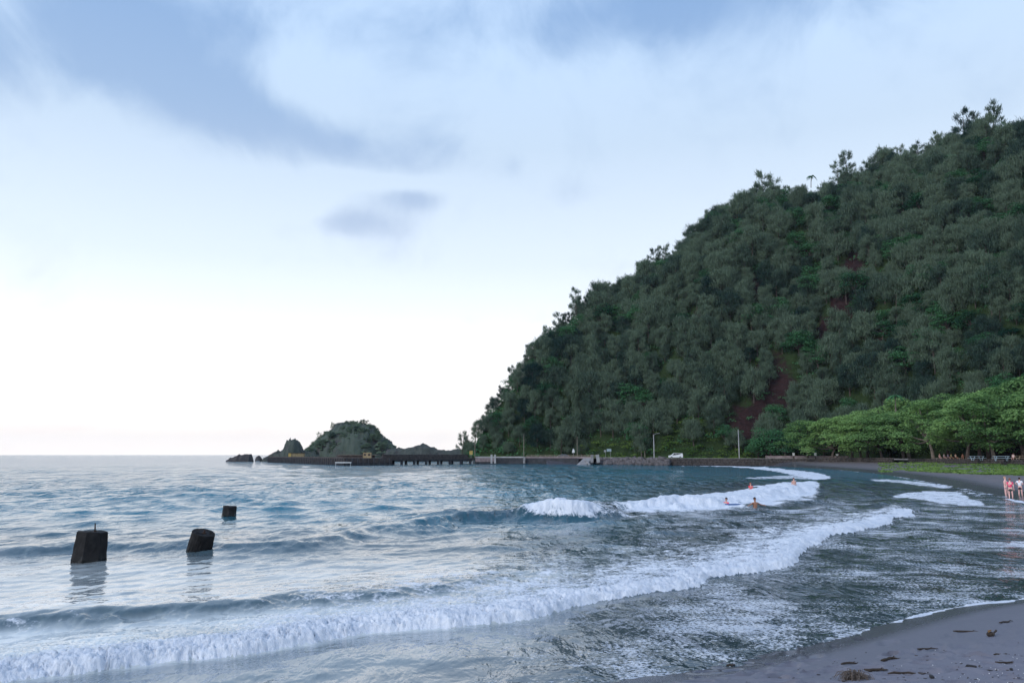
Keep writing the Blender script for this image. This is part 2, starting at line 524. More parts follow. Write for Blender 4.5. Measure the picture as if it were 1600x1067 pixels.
def band(xs, top, bot, dn, soft=2.2):
    dn = dn * 0.84
    """foam patches lying on the water between two traced edges"""
    big = sample(T_A, X, Y, 60.0)
    t = np.interp(PX, xs, top) + (wob + big) * soft * 0.45; b = np.interp(PX, xs, bot) + (wob + big) * soft * 0.4
    m = smooth01(PY - t, -soft * .5, soft) * smooth01(b - PY, -soft * .5, soft * .6)
    m *= smooth01(PX, xs[0] - 8, xs[0] + 12) * smooth01(-PX, -xs[-1] - 4, -xs[-1] + 6)
    m *= inview & (RR < 400)
    return m * dn


for b_ in [band([975, 1000, 1040, 1080, 1140], [789, 784, 777, 773, 770], [796, 798, 798, 797, 793], 0.95),
           band([1130, 1180, 1230, 1262, 1284], [768, 760, 753, 752, 757], [772, 778, 779, 777, 760], 1.0),
           band([1060, 1100, 1140, 1200, 1240, 1270, 1300], [726.6, 726.8, 727.4, 730, 734, 737, 744], [728, 728.2, 729.4, 735, 742, 750, 748], 1.0, 0.8),
           band([1160, 1200, 1240, 1275], [745.0, 744, 741, 742], [748, 748, 748, 750], 0.8, 0.8),
           band([1390, 1430, 1460, 1500, 1540], [774, 769, 766, 770, 786], [777, 780, 784, 789, 792], 0.95),
           band([1355, 1390, 1430, 1490], [748, 749, 751, 760], [751, 753, 758, 764], 0.85, 1.0),
           band([1400, 1415, 1430], [741, 742, 747], [746, 748, 750], 0.75, 1.0),
           band([1490, 1530, 1580], [773, 779, 783], [777, 784, 788], 0.55, 1.0),
           band([1440, 1500, 1580], [787, 789, 791], [789, 792, 794], 0.7, 1.0),
           band([1555, 1580, 1620], [852, 846, 843], [855, 856, 858], 0.8),
           band([1180, 1250, 1330, 1400], [800, 799, 796, 792], [803, 803, 801, 800], 0.6),
           band([1080, 1150, 1240, 1330], [815, 808, 803, 800], [850, 850, 845, 830], 0.45, 6),
           band([1300, 1450, 1600], [745, 757, 800], [748, 762, 806], 0.35, 2),
           band([1400, 1500, 1600], [838, 832, 830], [846, 846, 845], 0.42, 4),
           band([1300, 1400, 1500, 1600], [880, 876, 872, 866], [892, 888, 884, 880], 0.36, 5),
           band([880, 1000, 1150, 1300, 1420], [1036, 1016, 996, 972, 955], [1052, 1032, 1006, 980, 960], 0.5, 5),
           band([800, 960, 1130, 1250], [950, 944, 930, 905], [985, 978, 962, 940], 0.34, 8)]:
    foam = np.maximum(foam, b_)
# lace behind the swell at the left of the bay mouth and thin swash edge on the sand
foam = np.maximum(foam, 0.36 * smooth01(-PX, -420, -100) * smooth01(PY, 930, 990) * (PY < 1060))
Wsw = sample(T_A, X, Y, 9.0)
edge = smooth01(-dsea, 0.28, 0.38)
foam = np.maximum(foam, edge * np.clip(0.55 + 0.45 * smooth01(PX, 1330, 1420) + 0.25 * wob, 0, 1) * (RR < 80))
foam = np.maximum(foam, 0.7 * smooth01(-dsea, -2.0, -0.6) * (RR > 80) * (RR < 260) * smooth01(Wsw, -0.2, 0.8))

# flecks on the dark backwash, broken foam plus painted sky glints; turbidity; painted pale sheen
fleck = smooth01(PX, 820, 1150) * smooth01(PY, 745, 800) * 0.75 + 0.55 * smooth01(PX, 700, 1000) * smooth01(PY, 950, 1010)
fleck = np.maximum(fleck, 0.42 * smooth01(PX, 620, 800) * smooth01(PY, 800, 850))
fleck = np.maximum(fleck, 0.22 * smooth01(PY, 930, 1010))
fleck *= (0.75 + 0.25 * wob) * inview
inner = smooth01(PX + (PY - 780) * 1.2, 760, 1180) * smooth01(PY, 738, 762)
inner = np.maximum(inner, smooth01(-dsea, -7, -1) * (RR < 60))
inner = np.maximum(inner, 1.0 * np.exp(-((PY - 806) / 14) ** 2) * smooth01(PX, 560, 720) * inview)
inner_c = inner.copy()
inner = np.maximum(inner, 0.8 * smooth01(PY, 795, 850) * inview)
painted_sheen = (0.52 * smooth01(PY, 858, 900) + 0.38 * smooth01(PY, 930, 970)) * smooth01(-PX - (PY - 880) * 0.9, -1180, -760)
painted_sheen = np.clip(painted_sheen * inview * sheen_cut * frontcut, 0, 1)
# thin swash climbs the sand slope
slopeN = 0.12 + (0.052 - 0.12) * smooth01(RR, 28, 70)
Z = Z * smooth01(dsea, -0.2, 2.2)
Z += 0.03 + 0.035 * smooth01(-dsea, -1.5, 0) * (1 + 0.5 * Wsw) * (RR < 120)
Z = np.where(dsea < -1.2, -0.6, Z)

m_sea, t = newmat('sea_water')
g = t.n('ShaderNodeNewGeometry'); P = g.outputs['Position']
aF = t.n('ShaderNodeAttribute', {'attribute_name': 'foam'}).outputs['Fac']
aK = t.n('ShaderNodeAttribute', {'attribute_name': 'fleck'}).outputs['Fac']
aI = t.n('ShaderNodeAttribute', {'attribute_name': 'inner'}).outputs['Fac']
aM = t.n('ShaderNodeAttribute', {'attribute_name': 'painted_sheen'}).outputs['Fac']
aC = t.n('ShaderNodeAttribute', {'attribute_name': 'chop'}).outputs['Fac']
flat = t.n('ShaderNodeMapping', Vector=P, Scale=(1, 1, 0.15)).outputs[0]
nz1 = t.noise(flat, 2.1, 9, 0.66, 0.5)
nz2 = t.noise(flat, 9.0, 5, 0.6, 0.3)
nz3 = t.noise(flat, 12.0, 6, 0.72)
nz0 = t.noise(flat, 0.55, 5, 0.6, 0.6)
nF = t.m('ADD', t.m('ADD', t.m('MULTIPLY', nz1, 0.45), t.m('MULTIPLY', nz2, 0.30)), t.m('MULTIPLY', nz0, 0.28))
# coverage: threshold falls as density grows
thr = t.m('SUBTRACT', 0.755, t.m('MULTIPLY', aF, 0.40))
fmask = t.mapr(t.m('SUBTRACT', nF, thr), -0.05, 0.085)
fmask = t.m('MULTIPLY', fmask, t.mapr(aF, 0.02, 0.12))
kthr = t.m('SUBTRACT', 0.615, t.m('MULTIPLY', aK, 0.165))
kst = t.noise(t.n('ShaderNodeMapping', Vector=P, Rotation=(0, 0, math.radians(-25)), Scale=(0.5, 1.6, 0.2)).outputs[0], 1.1, 5, 0.6, 0.4)
kn = t.m('ADD', t.m('ADD', t.m('MULTIPLY', nz3, 0.65), t.m('MULTIPLY', nz1, 0.13)), t.m('MULTIPLY', kst, 0.22))
kmask = t.m('MULTIPLY', t.mapr(t.m('SUBTRACT', kn, kthr), 0.0, 0.05), t.mapr(aK, 0.05, 0.3))
mask = t.m('MAXIMUM', fmask, t.m('MULTIPLY', kmask, 0.8))
# body colour
c1 = t.mix(aI, (0.012, 0.130, 0.185), (0.036, 0.058, 0.072))
c1 = t.mix(t.m('MULTIPLY', aM, t.mapr(nz0, 0.3, 0.65, 0.6, 1.0)), c1, (0.76, 0.79, 0.78))  # bright sky sheen painted into the body colour as a near-white tone
# wavelets
st = t.n('ShaderNodeMapping', Vector=P, Rotation=(0, 0, math.radians(-38)), Scale=(1.0, 0.42, 1.0)).outputs[0]
w0 = t.noise(st, 0.38, 3, 0.5, 0.4)
w1 = t.noise(st, 1.25, 4, 0.55, 0.6)
w2 = t.noise(st, 5.2, 3, 0.5, 0.4)
hgt = t.m('ADD', t.m('ADD', t.m('MULTIPLY', w0, 0.95), t.m('MULTIPLY', w1, 0.34)), t.m('ADD', t.m('MULTIPLY', w2, 0.045), t.m('MULTIPLY', t.noise(st, 17.0, 2, 0.5), 0.010)))
bmp = t.n('ShaderNodeBump', Strength=1.0, Distance=1.0, Height=t.m('MULTIPLY', hgt, aC))
bs = t.n('ShaderNodeBsdfPrincipled', Base__Color=c1, Roughness=0.07, IOR=1.42, Normal=bmp.outputs[0])
fh = t.n('ShaderNodeBump', Strength=1.0, Distance=0.10, Height=t.m('ADD', nz1, t.m('MULTIPLY', nz2, 0.5)))
fcol = t.mix(t.mapr(nF, 0.3, 0.7), (0.47, 0.53, 0.63), (0.84, 0.85, 0.88))  # bluish grey low tone paints shading into the foam colour
fb = t.n('ShaderNodeBsdfPrincipled', Base__Color=fcol, Roughness=0.75, Normal=fh.outputs[0])
fb.inputs['Specular IOR Level'].default_value = 0.15
mx = t.n('ShaderNodeMixShader', _0=mask, _1=bs.outputs[0], _2=fb.outputs[0])
t.n('ShaderNodeOutputMaterial', Surface=mx.outputs[0])

chop = 0.13 + 2.0 * calm * smooth01(spacing, 0.05, 1.5) + 0.15 * calm + (0.28 + 0.17 * smooth01(PX, 950, 1250)) * inner_c
V = np.stack([X, Y, Z], -1).reshape(-1, 3)
nr, nc = X.shape
F = grid_faces(nr, nc)
me = mesh_np('sea', V, F[:, ::-1], m_sea, True, {'foam': foam, 'fleck': fleck, 'inner': inner, 'painted_sheen': painted_sheen, 'chop': chop})
if me.polygons[0].normal.z < 0: me.flip_normals()
sea = tag(link('sea', me), kind='structure')

# spray: loose drops thrown off the breakers
def spray(name, pts_px, n, hmax, spread, size):
    d0 = np.array([(-1, -1, -1), (1, 1, -1), (1, -1, 1), (-1, 1, 1)], float) * 0.577
    f0 = np.array([(0, 1, 2), (0, 3, 1), (0, 2, 3), (1, 3, 2)])
    L = line(pts_px)
    tt = rng.random(n) * (len(L) - 1); i = tt.astype(int); f = (tt - i)[:, None]
    c = L[i] * (1 - f) + L[i + 1] * f
    c = c + rng.normal(0, spread, (n, 2))
    cl = np.sin(tt / (len(L) - 1) * PI) ** 0.7
    z = 0.2 + np.abs(rng.normal(0, 0.45, n)) * hmax * cl
    sz = size * (0.4 + rng.random(n)) * np.exp(-z / hmax * 0.6)
    v = d0[None] * sz[:, None, None] + np.concatenate([c, z[:, None]], 1)[:, None, :]
    fs = (f0[None] + (np.arange(n) * 4)[:, None, None]).reshape(-1, 3)
    return mesh_np(name, v.reshape(-1, 3), fs, m_spray)


m_spray = simple('spray_drops', (0.85, 0.87, 0.9), 0.4, 0.03)
sp1 = spray('sea_spray', [(835, 812), (870, 812), (900, 812), (930, 808)], 3500, 1.2, 0.6, 0.016)
tag(link('sea_spray', sp1), 'white spray thrown up where the outer wave breaks over', 'spray', kind='stuff')
sp2 = spray('wave_spray', [(0, 1060), (250, 1034), (500, 1002), (850, 952), (1100, 910)], 2200, 0.42, 0.16, 0.010)
tag(link('wave_spray', sp2), 'fine drops above the foam front close to the sand', 'spray', kind='stuff')

# ------------------------------------------------------------------ sand
m_sand, t = newmat('black_sand')
P = t.n('ShaderNodeNewGeometry').outputs['Position']
wet = t.n('ShaderNodeAttribute', {'attribute_name': 'wet'}).outputs['Fac']
sn = t.noise(P, 1.3, 6, 0.6); sf = t.noise(P, 160, 2, 0.6); sm = t.noise(P, 14, 5, 0.6)
dry = t.mix(sn, (0.135, 0.130, 0.158), (0.182, 0.174, 0.205))
dry = t.mix(t.m('MULTIPLY', t.mapr(sf, 0.55, 0.75), 0.35), dry, (0.16, 0.15, 0.16))
far = t.n('ShaderNodeAttribute', {'attribute_name': 'far'}).outputs['Fac']
dry = t.mix(far, dry, t.mix(t.mapr(sn, 0.35, 0.65), (0.10, 0.088, 0.092), (0.17, 0.145, 0.145)))
sc_ = t.mix(wet, dry, (0.085, 0.084, 0.102))
ro = t.mapr(t.m('ADD', wet, t.m('MULTIPLY', t.m('SUBTRACT', sm, 0.5), 0.3)), 0.0, 1.0, 0.66, 0.22)
sb = t.n('ShaderNodeBump', Strength=t.mapr(wet, 0, 1, 0.55, 0.12), Distance=0.012, Height=t.m('ADD', t.m('MULTIPLY', sm, 1.0), t.m('MULTIPLY', sf, 0.25)))
sp = t.n('ShaderNodeBsdfPrincipled', Base__Color=sc_, Roughness=ro, Normal=sb.outputs[0])
sp.inputs['Specular IOR Level'].default_value = 0.6
t.n('ShaderNodeOutputMaterial', Surface=sp.outputs[0])

azs = np.concatenate([np.linspace(-PI, -0.35, 30)[:-1], np.linspace(-0.35, 0.66, 520), np.linspace(0.66, PI, 46)[1:]])
kk = np.concatenate([np.linspace(3.2, 60, 110), np.linspace(60, 190, 60)[1:], np.linspace(190, 330, 190)[1:], np.linspace(330, 1200, 40)[1:]])
Rb = np.concatenate([[4000, 1800, 1100], KH / kk, [0.3]])
RR, AA = np.meshgrid(Rb, azs, indexing='ij')
X = RR * np.sin(AA); Y = RR * np.cos(AA)
Zb = ground(X, Y)
ds, _ = polydist(X, Y, SHORE); ds = -ds
bx, by = at(1330, 1060, 0.7)
# wind ripples, drag lines, footprints
nearr = (RR < 45) & (ds > 0)
inl = smooth01(ds, 1.6, 3.2)
Zb = Zb + nearr * inl * (sample(T_B, X, Y, 6.0) * 0.006 + np.minimum(0, sample(T_A, X * 0.6, Y * 2.2, 5.0) + 0.4) * 0.010)
prints = []
for i in range(230):
    px = rnd.uniform(1080, 1680); lo = 1010 - (px - 1100) * 0.115
    py = rnd.uniform(lo, 1090)
    if rnd.random() > (py - lo) / 50: continue
    prints.append((px, py, rnd.uniform(0.06, 0.15), rnd.uniform(-0.6, 0.6), rnd.uniform(0.02, 0.05)))
for (px, py, r_, a_, dp) in prints:
    cx, cyy = at(px, py, 0.5)
    cx, cyy = at(px, py, gz(cx, cyy))
    ex = (X - cx) * math.cos(a_) + (Y - cyy) * math.sin(a_); ey = -(X - cx) * math.sin(a_) + (Y - cyy) * math.cos(a_)
    q = (ex / (r_ * 1.4)) ** 2 + (ey / (r_ * 0.8)) ** 2
    Zb = Zb - dp * 1.8 * np.exp(-q ** 1.5) + dp * 0.6 * np.exp(-(np.sqrt(q) - 1.5) ** 2 * 6)
wet_a = smooth01(-ds, -1.8, -0.35) * (ds > -3) + (ds <= -3)
wet_a = np.clip(wet_a + 0.35 * smooth01(-ds, -5.0, -2.0), 0, 1)
wet_a = np.where(RR > 50, smooth01(-ds, -9, -2), wet_a)
me = mesh_np('beach', np.stack([X, Y, Zb], -1).reshape(-1, 3), grid_faces(*X.shape), m_sand, True, {'wet': wet_a, 'far': smooth01(RR, 55, 110)})
if me.polygons[len(me.polygons) // 2].normal.z < 0: me.flip_normals()
tag(link('beach', me), kind='structure')

# ------------------------------------------------------------------ hill
m_hill, t = newmat('hillside_soil')
P = t.n('ShaderNodeNewGeometry').outputs['Position']
strat = t.noise(t.n('ShaderNodeMapping', Vector=P, Scale=(0.35, 0.35, 0.8)).outputs[0], 0.8, 8, 0.7, 0.8)
hn = t.noise(P, 0.22, 8, 0.7)
rock = t.mix(t.mapr(strat, 0.35, 0.65), (0.020, 0.012, 0.013), (0.040, 0.020, 0.020))
gr = t.n('ShaderNodeAttribute', {'attribute_name': 'green'}).outputs['Fac']
grn = t.mix(t.noise(P, 0.8, 5, 0.6), (0.012, 0.025, 0.012), (0.04, 0.065, 0.02))
fac = t.mapr(t.m('ADD', gr, t.m('MULTIPLY', t.m('SUBTRACT', hn, 0.5), 2.6)), 0.2, 0.7)
hb = t.n('ShaderNodeBump', Strength=0.8, Distance=0.6, Height=t.m('ADD', strat, t.noise(P, 1.1, 6, 0.65)))
hp = t.n('ShaderNodeBsdfPrincipled', Base__Color=t.mix(fac, rock, grn), Roughness=0.95, Normal=hb.outputs[0])
hp.inputs['Specular IOR Level'].default_value = 0.1
t.n('ShaderNodeOutputMaterial', Surface=hp.outputs[0])

BASE = [(690, 352), (742, 338), (900, 326), (1000, 308), (1100, 296), (1200, 288), (1300, 275), (1400, 256), (1500, 234), (1600, 214), (1800, 186), (2100, 160), (2600, 140)]
RIDGE = [(690, 360), (742, 348), (800, 356), (870, 366), (960, 376), (1100, 388), (1250, 392), (1400, 386), (1600, 368), (1900, 340), (2600, 300)]
# tops of the crowns against the sky, photograph pixels; the soil lies a tree lower
SIL = [(690, 709), (722, 704), (745, 668), (765, 628), (800, 588), (835, 545), (870, 498), (900, 470), (960, 440), (1000, 422), (1050, 392), (1100, 350), (1150, 324), (1200, 300), (1240, 290), (1300, 283), (1350, 262), (1420, 240), (1500, 224), (1600, 200), (1750, 170), (2000, 150), (2600, 200)]
def base_s(px): return I(BASE, px)
def ridge_s(px): return I(RIDGE, px)
Ssteps = np.linspace(-0.02, 1.6, 110)
def gprof(s):
    s = np.asarray(s, float)
    a = np.sin(np.clip(s, 0, 1) * PI / 2) ** 0.94
    return np.where(s <= 1, a, 1 - 0.35 * (s - 1) ** 1.2 - 0.15 * smooth01(s, 1.1, 1.6))
hp_px = np.concatenate([np.linspace(690, 1700, 300), np.linspace(1710, 2600, 60)])
U = np.array([atY(p, 1.0) for p in hp_px])
B_ = base_s(hp_px); Rg = ridge_s(hp_px)
topE = np.array([tanel(p, I(SIL, p) + float(np.interp(p, [690, 740, 800, 1200, 1600], [2, 22, 28, 36, 39]))) for p in hp_px])
ss = np.linspace(0.02, 1.0, 60)
Yss = B_[:, None] + ss[None] * (Rg - B_)[:, None]
HT = topE / (gprof(ss)[None] / Yss).max(1)
HT = np.maximum(HT + 1.2, 0.2)
HT = np.convolve(np.pad(HT, 4, mode='edge'), np.ones(9) / 9, 'valid')


def hill_xyz(px, s):
    px = np.asarray(px, float); s = np.asarray(s, float)
    u = np.interp(px, hp_px, U); b = np.interp(px, hp_px, B_); r = np.interp(px, hp_px, Rg); ht = np.interp(px, hp_px, HT)
    Yy = b + s * (r - b); Xx = u * Yy
    z = 2.3 + (ht - 0) * gprof(s)
    k = smooth01(s, 0.02, 0.25) * np.minimum(1, ht / 40)
    z = z + k * (sample(T_A, Xx + 500, z * 1.2 + Yy * 0.3, 160) * (3.2 - 1.8 * smooth01(s, 0.75, 1.0)) + sample(T_B, Xx, Yy, 50) * 0.7)
    z = z - 1.0 * (s < 0)
    return Xx, Yy, z


PG, SG = np.meshgrid(hp_px, Ssteps, indexing='ij')
Xh, Yh, Zh = hill_xyz(PG, SG)


def bare(px, s):
    """1 where the red cinder shows"""
    X_, Y_, Z_ = hill_xyz(px, s)
    qx, qy = topix(X_, Y_, Z_)
    m = np.zeros_like(qx)
    poly = [(1195, 560), (1160, 600), (1150, 650), (1185, 690), (1230, 665), (1240, 600), (1215, 570)]
    for cx, cyy, rx, ry in [(1205, 605, 42, 52), (1172, 662, 40, 34), (1315, 470, 20, 60), (1335, 420, 18, 35), (1180, 450, 14, 26), (1255, 395, 18, 14), (1290, 520, 16, 30),
                            (1372, 555, 16, 30), (1090, 500, 12, 16), (1420, 330, 20, 12), (1590, 700, 60, 22), (985, 470, 16, 9), (1130, 470, 10, 24), (1500, 640, 20, 16)]:
        m = np.maximum(m, np.exp(-(((qx - cx) / rx) ** 2 + ((qy - cyy) / ry) ** 2) ** 2))
    return m, qx, qy


bm_, qx_, qy_ = bare(PG.ravel(), SG.ravel())
green = 1 - bm_ * 1.1
me = mesh_np('hillside', np.stack([Xh, Yh, Zh], -1).reshape(-1, 3), grid_faces(*Xh.shape), m_hill, True, {'green': green})
if me.polygons[3000].normal.z < 0: me.flip_normals()
tag(link('hillside', me), kind='structure')


# ------------------------------------------------------------------ foliage materials and meshes
def leafmat(name, c_lo, c_hi, tint=0.35, trans=0.25, nscale=0.35):
    m, t = newmat(name)
    oi = t.n('ShaderNodeObjectInfo').outputs['Random']
    P = t.n('ShaderNodeNewGeometry').outputs['Position']
    n = t.noise(P, nscale, 4, 0.6)
    n3 = t.noise(P, 3.0, 2, 0.5)
    zn = t.noise(P, 0.022, 3, 0.5)
    f = t.m('ADD', t.m('ADD', t.m('MULTIPLY', oi, tint), t.m('MULTIPLY', t.m('SUBTRACT', zn, 0.5), 1.0)), t.m('ADD', t.m('MULTIPLY', n, 0.75), t.m('MULTIPLY', n3, 0.45)))
    c = t.mix(t.mapr(f, 0.35, 1.2), c_lo, c_hi)
    d = t.n('ShaderNodeBsdfDiffuse', Color=c)
    tr = t.n('ShaderNodeBsdfTranslucent', Color=c)
    mx = t.n('ShaderNodeMixShader', _0=trans, _1=d.outputs[0], _2=tr.outputs[0])
    t.n('ShaderNodeOutputMaterial', Surface=mx.outputs[0])
    return m


m_iron = leafmat('ironwood_needles', (0.010, 0.038, 0.037), (0.140, 0.195, 0.130), 1.0)
m_iron_dk = leafmat('forest_leaves', (0.012, 0.052, 0.036), (0.075, 0.200, 0.085), 0.8)
m_kam = leafmat('broad_leaves', (0.038, 0.118, 0.044), (0.250, 0.400, 0.135), 0.7, 0.3, 0.35)
m_vine = leafmat('vine_leaves', (0.035, 0.095, 0.025), (0.160, 0.230, 0.050), 0.3, 0.2, 0.15)
m_grass = leafmat('beach_grass', (0.12, 0.22, 0.06), (0.30, 0.43, 0.12), 0.2, 0.3, 0.5)
m_bark = simple('bark', (0.105, 0.080, 0.070), 0.9, 0.35, 2.0, 0.6)
m_bark_pale = simple('pale_bark', (0.19, 0.155, 0.13), 0.9, 0.3, 2.0, 0.6)


def strips(P0, D0, D1, width, wdir):
    """two-segment strips: root P0, first leg D0, second leg D1"""
    n = len(P0)
    W = wdir * width[:, None]
    a = P0 - W * .5; b = P0 + W * .5
    c = P0 + D0 - W * .5; d = P0 + D0 + W * .5
    e = P0 + D0 + D1
    V = np.stack([a, b, d, c, e], 1).reshape(-1, 3)
    i = np.arange(n)[:, None] * 5
    F1 = np.concatenate([i + 0, i + 1, i + 2], 1); F2 = np.concatenate([i + 0, i + 2, i + 3], 1); F3 = np.concatenate([i + 3, i + 2, i + 4], 1)
    return V, np.concatenate([F1, F2, F3], 0)


def unit(v): return v / np.maximum(np.linalg.norm(v, axis=-1, keepdims=True), 1e-9)


def ironwood(seed, height=11.0, rad=3.6, n=4000, sparse=False, droop=1.0):
    r = np.random.default_rng(seed)
    # limbs
    tb = MB()
    lean = r.normal(0, 0.35, 2)
    top = Vector((lean[0] * 1.2, lean[1] * 1.2, height * 0.93))
    pts = [Vector((0, 0, -1.0)), Vector((lean[0] * .2, lean[1] * .2, height * .3)), Vector((lean[0] * .7, lean[1] * .7, height * .62)), top]
    tb.tube(pts, [0.26, 0.2, 0.13, 0.03], 6)
    cl = []
    nl = 11 if sparse else 20
    for i in range(nl):
        f = (0.22 if sparse else 0.16) + 0.78 * (i + 0.5) / nl
        a = i * 2.4 + r.normal(0, 0.4)
        p0 = Vector((lean[0] * f, lean[1] * f, height * f))
        L = rad * (1.12 - 0.62 * (max(f - 0.16, 0) / 0.84) ** 1.5) * r.uniform(0.75, 1.15)
        tip = p0 + Vector((math.cos(a) * L, math.sin(a) * L, L * r.uniform(0.25, 0.75)))
        mid = p0.lerp(tip, 0.5) + Vector((0, 0, -0.15))
        tb.tube([p0, mid, tip], [0.08, 0.05, 0.02], 4, False)
        cl.append((tip, 0.34)); cl.append((p0.lerp(tip, 0.62), 0.30)); cl.append((p0.lerp(tip, 0.85) + Vector((r.normal(0, .4), r.normal(0, .4), .3)), 0.3))
    cl.append((top, 0.3))
    C = np.array([tuple(c[0]) for c in cl]); 
    idx = r.integers(0, len(C), n)
    sd = 0.46 if sparse else 0.72
    off = r.normal(0, 1, (n, 3)) * np.array([sd, sd, sd * 0.8]) * (rad / 3.6)
    P0 = C[idx] + off
    out = unit(np.concatenate([P0[:, :2] - lean * 0.5, np.zeros((n, 1))], 1))
    up = r.random(n) < (0.45 if sparse else 0.22)
    D0 = out * r.uniform(0.2, 0.5, (n, 1)) + r.normal(0, 0.13, (n, 3)); D0[:, 2] += np.where(up, 0.55, 0.08)
    D1 = out * 0.14 + r.normal(0, 0.10, (n, 3)); D1[:, 2] -= np.where(up, -0.5, r.uniform(0.3, 1.35, n) * droop)
    wdir = unit(np.cross(r.normal(0, 1, (n, 3)), np.array([0, 0, 1.0])))
    V, F = strips(P0, D0, D1, r.uniform(0.08, 0.17, n), wdir)
    return mesh_np('crown', V, F, m_iron), tb.mesh('trunk', m_bark)


def leaves(C, Rr, n, size, r, mat, flat=0.6, name='crown'):
    """leaf faces in the shells of flattened lobes"""
    idx = r.choice(len(C), n, p=(Rr[:, 0] * Rr[:, 1]) / (Rr[:, 0] * Rr[:, 1]).sum())
    d = unit(r.normal(0, 1, (n, 3))); d[:, 2] = np.where(r.random(n) < 0.72, np.abs(d[:, 2]), d[:, 2])
    P0 = C[idx] + d * Rr[idx] * (0.55 + 0.5 * r.random((n, 1)) ** 0.5)
    nrm = unit(d * (1 - flat) + np.array([0, 0, flat]) + r.normal(0, 0.28, (n, 3)))
    a = unit(np.cross(nrm, r.normal(0, 1, (n, 3)))); b = np.cross(nrm, a)
    s = size * r.uniform(0.6, 1.3, (n, 1))
    V = np.stack([P0 - a * s, P0 - b * s * .55 - nrm * s * .12, P0 + a * s, P0 + b * s * .55 - nrm * s * .12], 1).reshape(-1, 3)
    F = np.arange(n * 4).reshape(-1, 4)
    return mesh_np(name, V, F, mat)


def broadtree(seed, height=15, rad=8.5, n=6500, trunk_h=4.0, mat=None, bark=None, size=0.30, layers=True, lean=0.8):
    r = np.random.default_rng(seed); tb = MB()
    lx, ly = r.normal(0, lean, 2)
    fork = Vector((lx, ly, trunk_h))
    tb.tube([(0, 0, -0.8), (0, 0, 0.2), (lx * .3, ly * .3, trunk_h * .5), fork], [0.60, 0.44, 0.33, 0.31], 10)
    C = []; Rr = []
    nb = 15
    for i in range(nb):
        a = i * 2.399 + r.normal(0, .25); f = (i + .5) / nb
        rr = rad * math.sqrt(f) * 0.88; zz = trunk_h + (height - trunk_h) * (0.92 - 0.88 * f ** 1.7) + r.normal(0, .5)
        e = Vector((lx + math.cos(a) * rr, ly + math.sin(a) * rr, zz))
        mid = fork.lerp(e, 0.5) + Vector((0, 0, -0.6 + 0.4 * (1 - f)))
        tb.tube([fork, mid, e], [0.26, 0.15, 0.05], 5, False)
        for j in range(3):
            q = e + Vector((r.normal(0, 1.3), r.normal(0, 1.3), r.normal(0, .7) - j * .9))
            C.append(tuple(q)); s = r.uniform(1.5, 2.5); Rr.append((s * 1.2, s * 1.2, s * (0.62 if layers else .7)))
    C = np.array(C); Rr = np.array(Rr)
    return leaves(C, Rr, n, size, r, mat or m_kam), tb.mesh('trunk', bark or m_bark)


protos = {}
protos['iron'] = [ironwood(101 + i, [11, 12.5, 9.5, 11.5, 10, 13][i], [3.5, 3.2, 3.7, 2.9, 3.9, 3.1][i]) for i in range(6)]
protos['spire'] = [ironwood(201 + i, [12, 10, 13][i], [2.6, 2.4, 2.9][i], 1100, True, 0.6) for i in range(3)]
protos['tier'] = [broadtree(301 + i, 9.5, 6.0, 3400, 2.5, m_iron_dk, m_bark, 0.34) for i in range(3)]
protos['kam'] = [broadtree(401 + i, [14, 13, 15, 12][i], [8.5, 9, 8, 7.5][i], 11000, [4.2, 3.6, 4.8, 3.8][i], m_kam, m_bark_pale if i == 2 else m_bark, 0.27) for i in range(4)]
first_use = {}


def place_tree(kind, v, loc, rz, sc, label, group, name):
    cr_me, tr_me = protos[kind][v]
    o = empty(name, loc, rz); o.scale = sc if isinstance(sc, tuple) else (sc, sc, sc)
    link('crown', cr_me, o); link('trunk', tr_me, o)
    tag(o, label, 'tree', group)
    return o


# ------------------------------------------------------------------ trees on the hill
cand = []
tries = 0
cell = {}
sp_min = 5.0
while tries < 20000:
    tries += 1
    px = rnd.uniform(728, 1790); s_ = rnd.random() ** 0.85 * 1.10
    x, y, z = [float(q) for q in hill_xyz(px, s_)]
    # keep spacing in 3D
    key = (int(x // 6), int(y // 6), int(z // 6)); ok = True
    for i in (-1, 0, 1):
        for j in (-1, 0, 1):
            for k in (-1, 0, 1):
                for (a, b, c) in cell.get((key[0] + i, key[1] + j, key[2] + k), ()):
                    if (a - x) ** 2 + (b - y) ** 2 + (c - z) ** 2 < sp_min ** 2: ok = False; break
                if not ok: break
            if not ok: break
        if not ok: break
    if not ok: continue
    bm1, qx, qy = bare(np.array([px]), np.array([s_]))
    bmv = float(bm1[0]); qx = float(qx[0]); qy = float(qy[0])
    if bmv > 0.42 and rnd.random() > 0.05: continue
    # the open grassy toe of the slope
    toe = float(np.interp(px, [900, 940, 1000, 1060, 1120, 1180, 1260], [708, 700, 694, 672, 655, 690, 708]))
    if 925 < px < 1250 and qy > toe and rnd.random() > 0.10: continue
    cell.setdefault(key, []).append((x, y, z))
    cand.append((px, s_, x, y, z, qx, qy))
print('hill trees', len(cand))


def hidden(qx, qy):
    return (qx > 1245 and qy > I([(1240, 700), (1260, 655), (1350, 630), (1450, 615), (1600, 600)], qx)) or qx > 1640


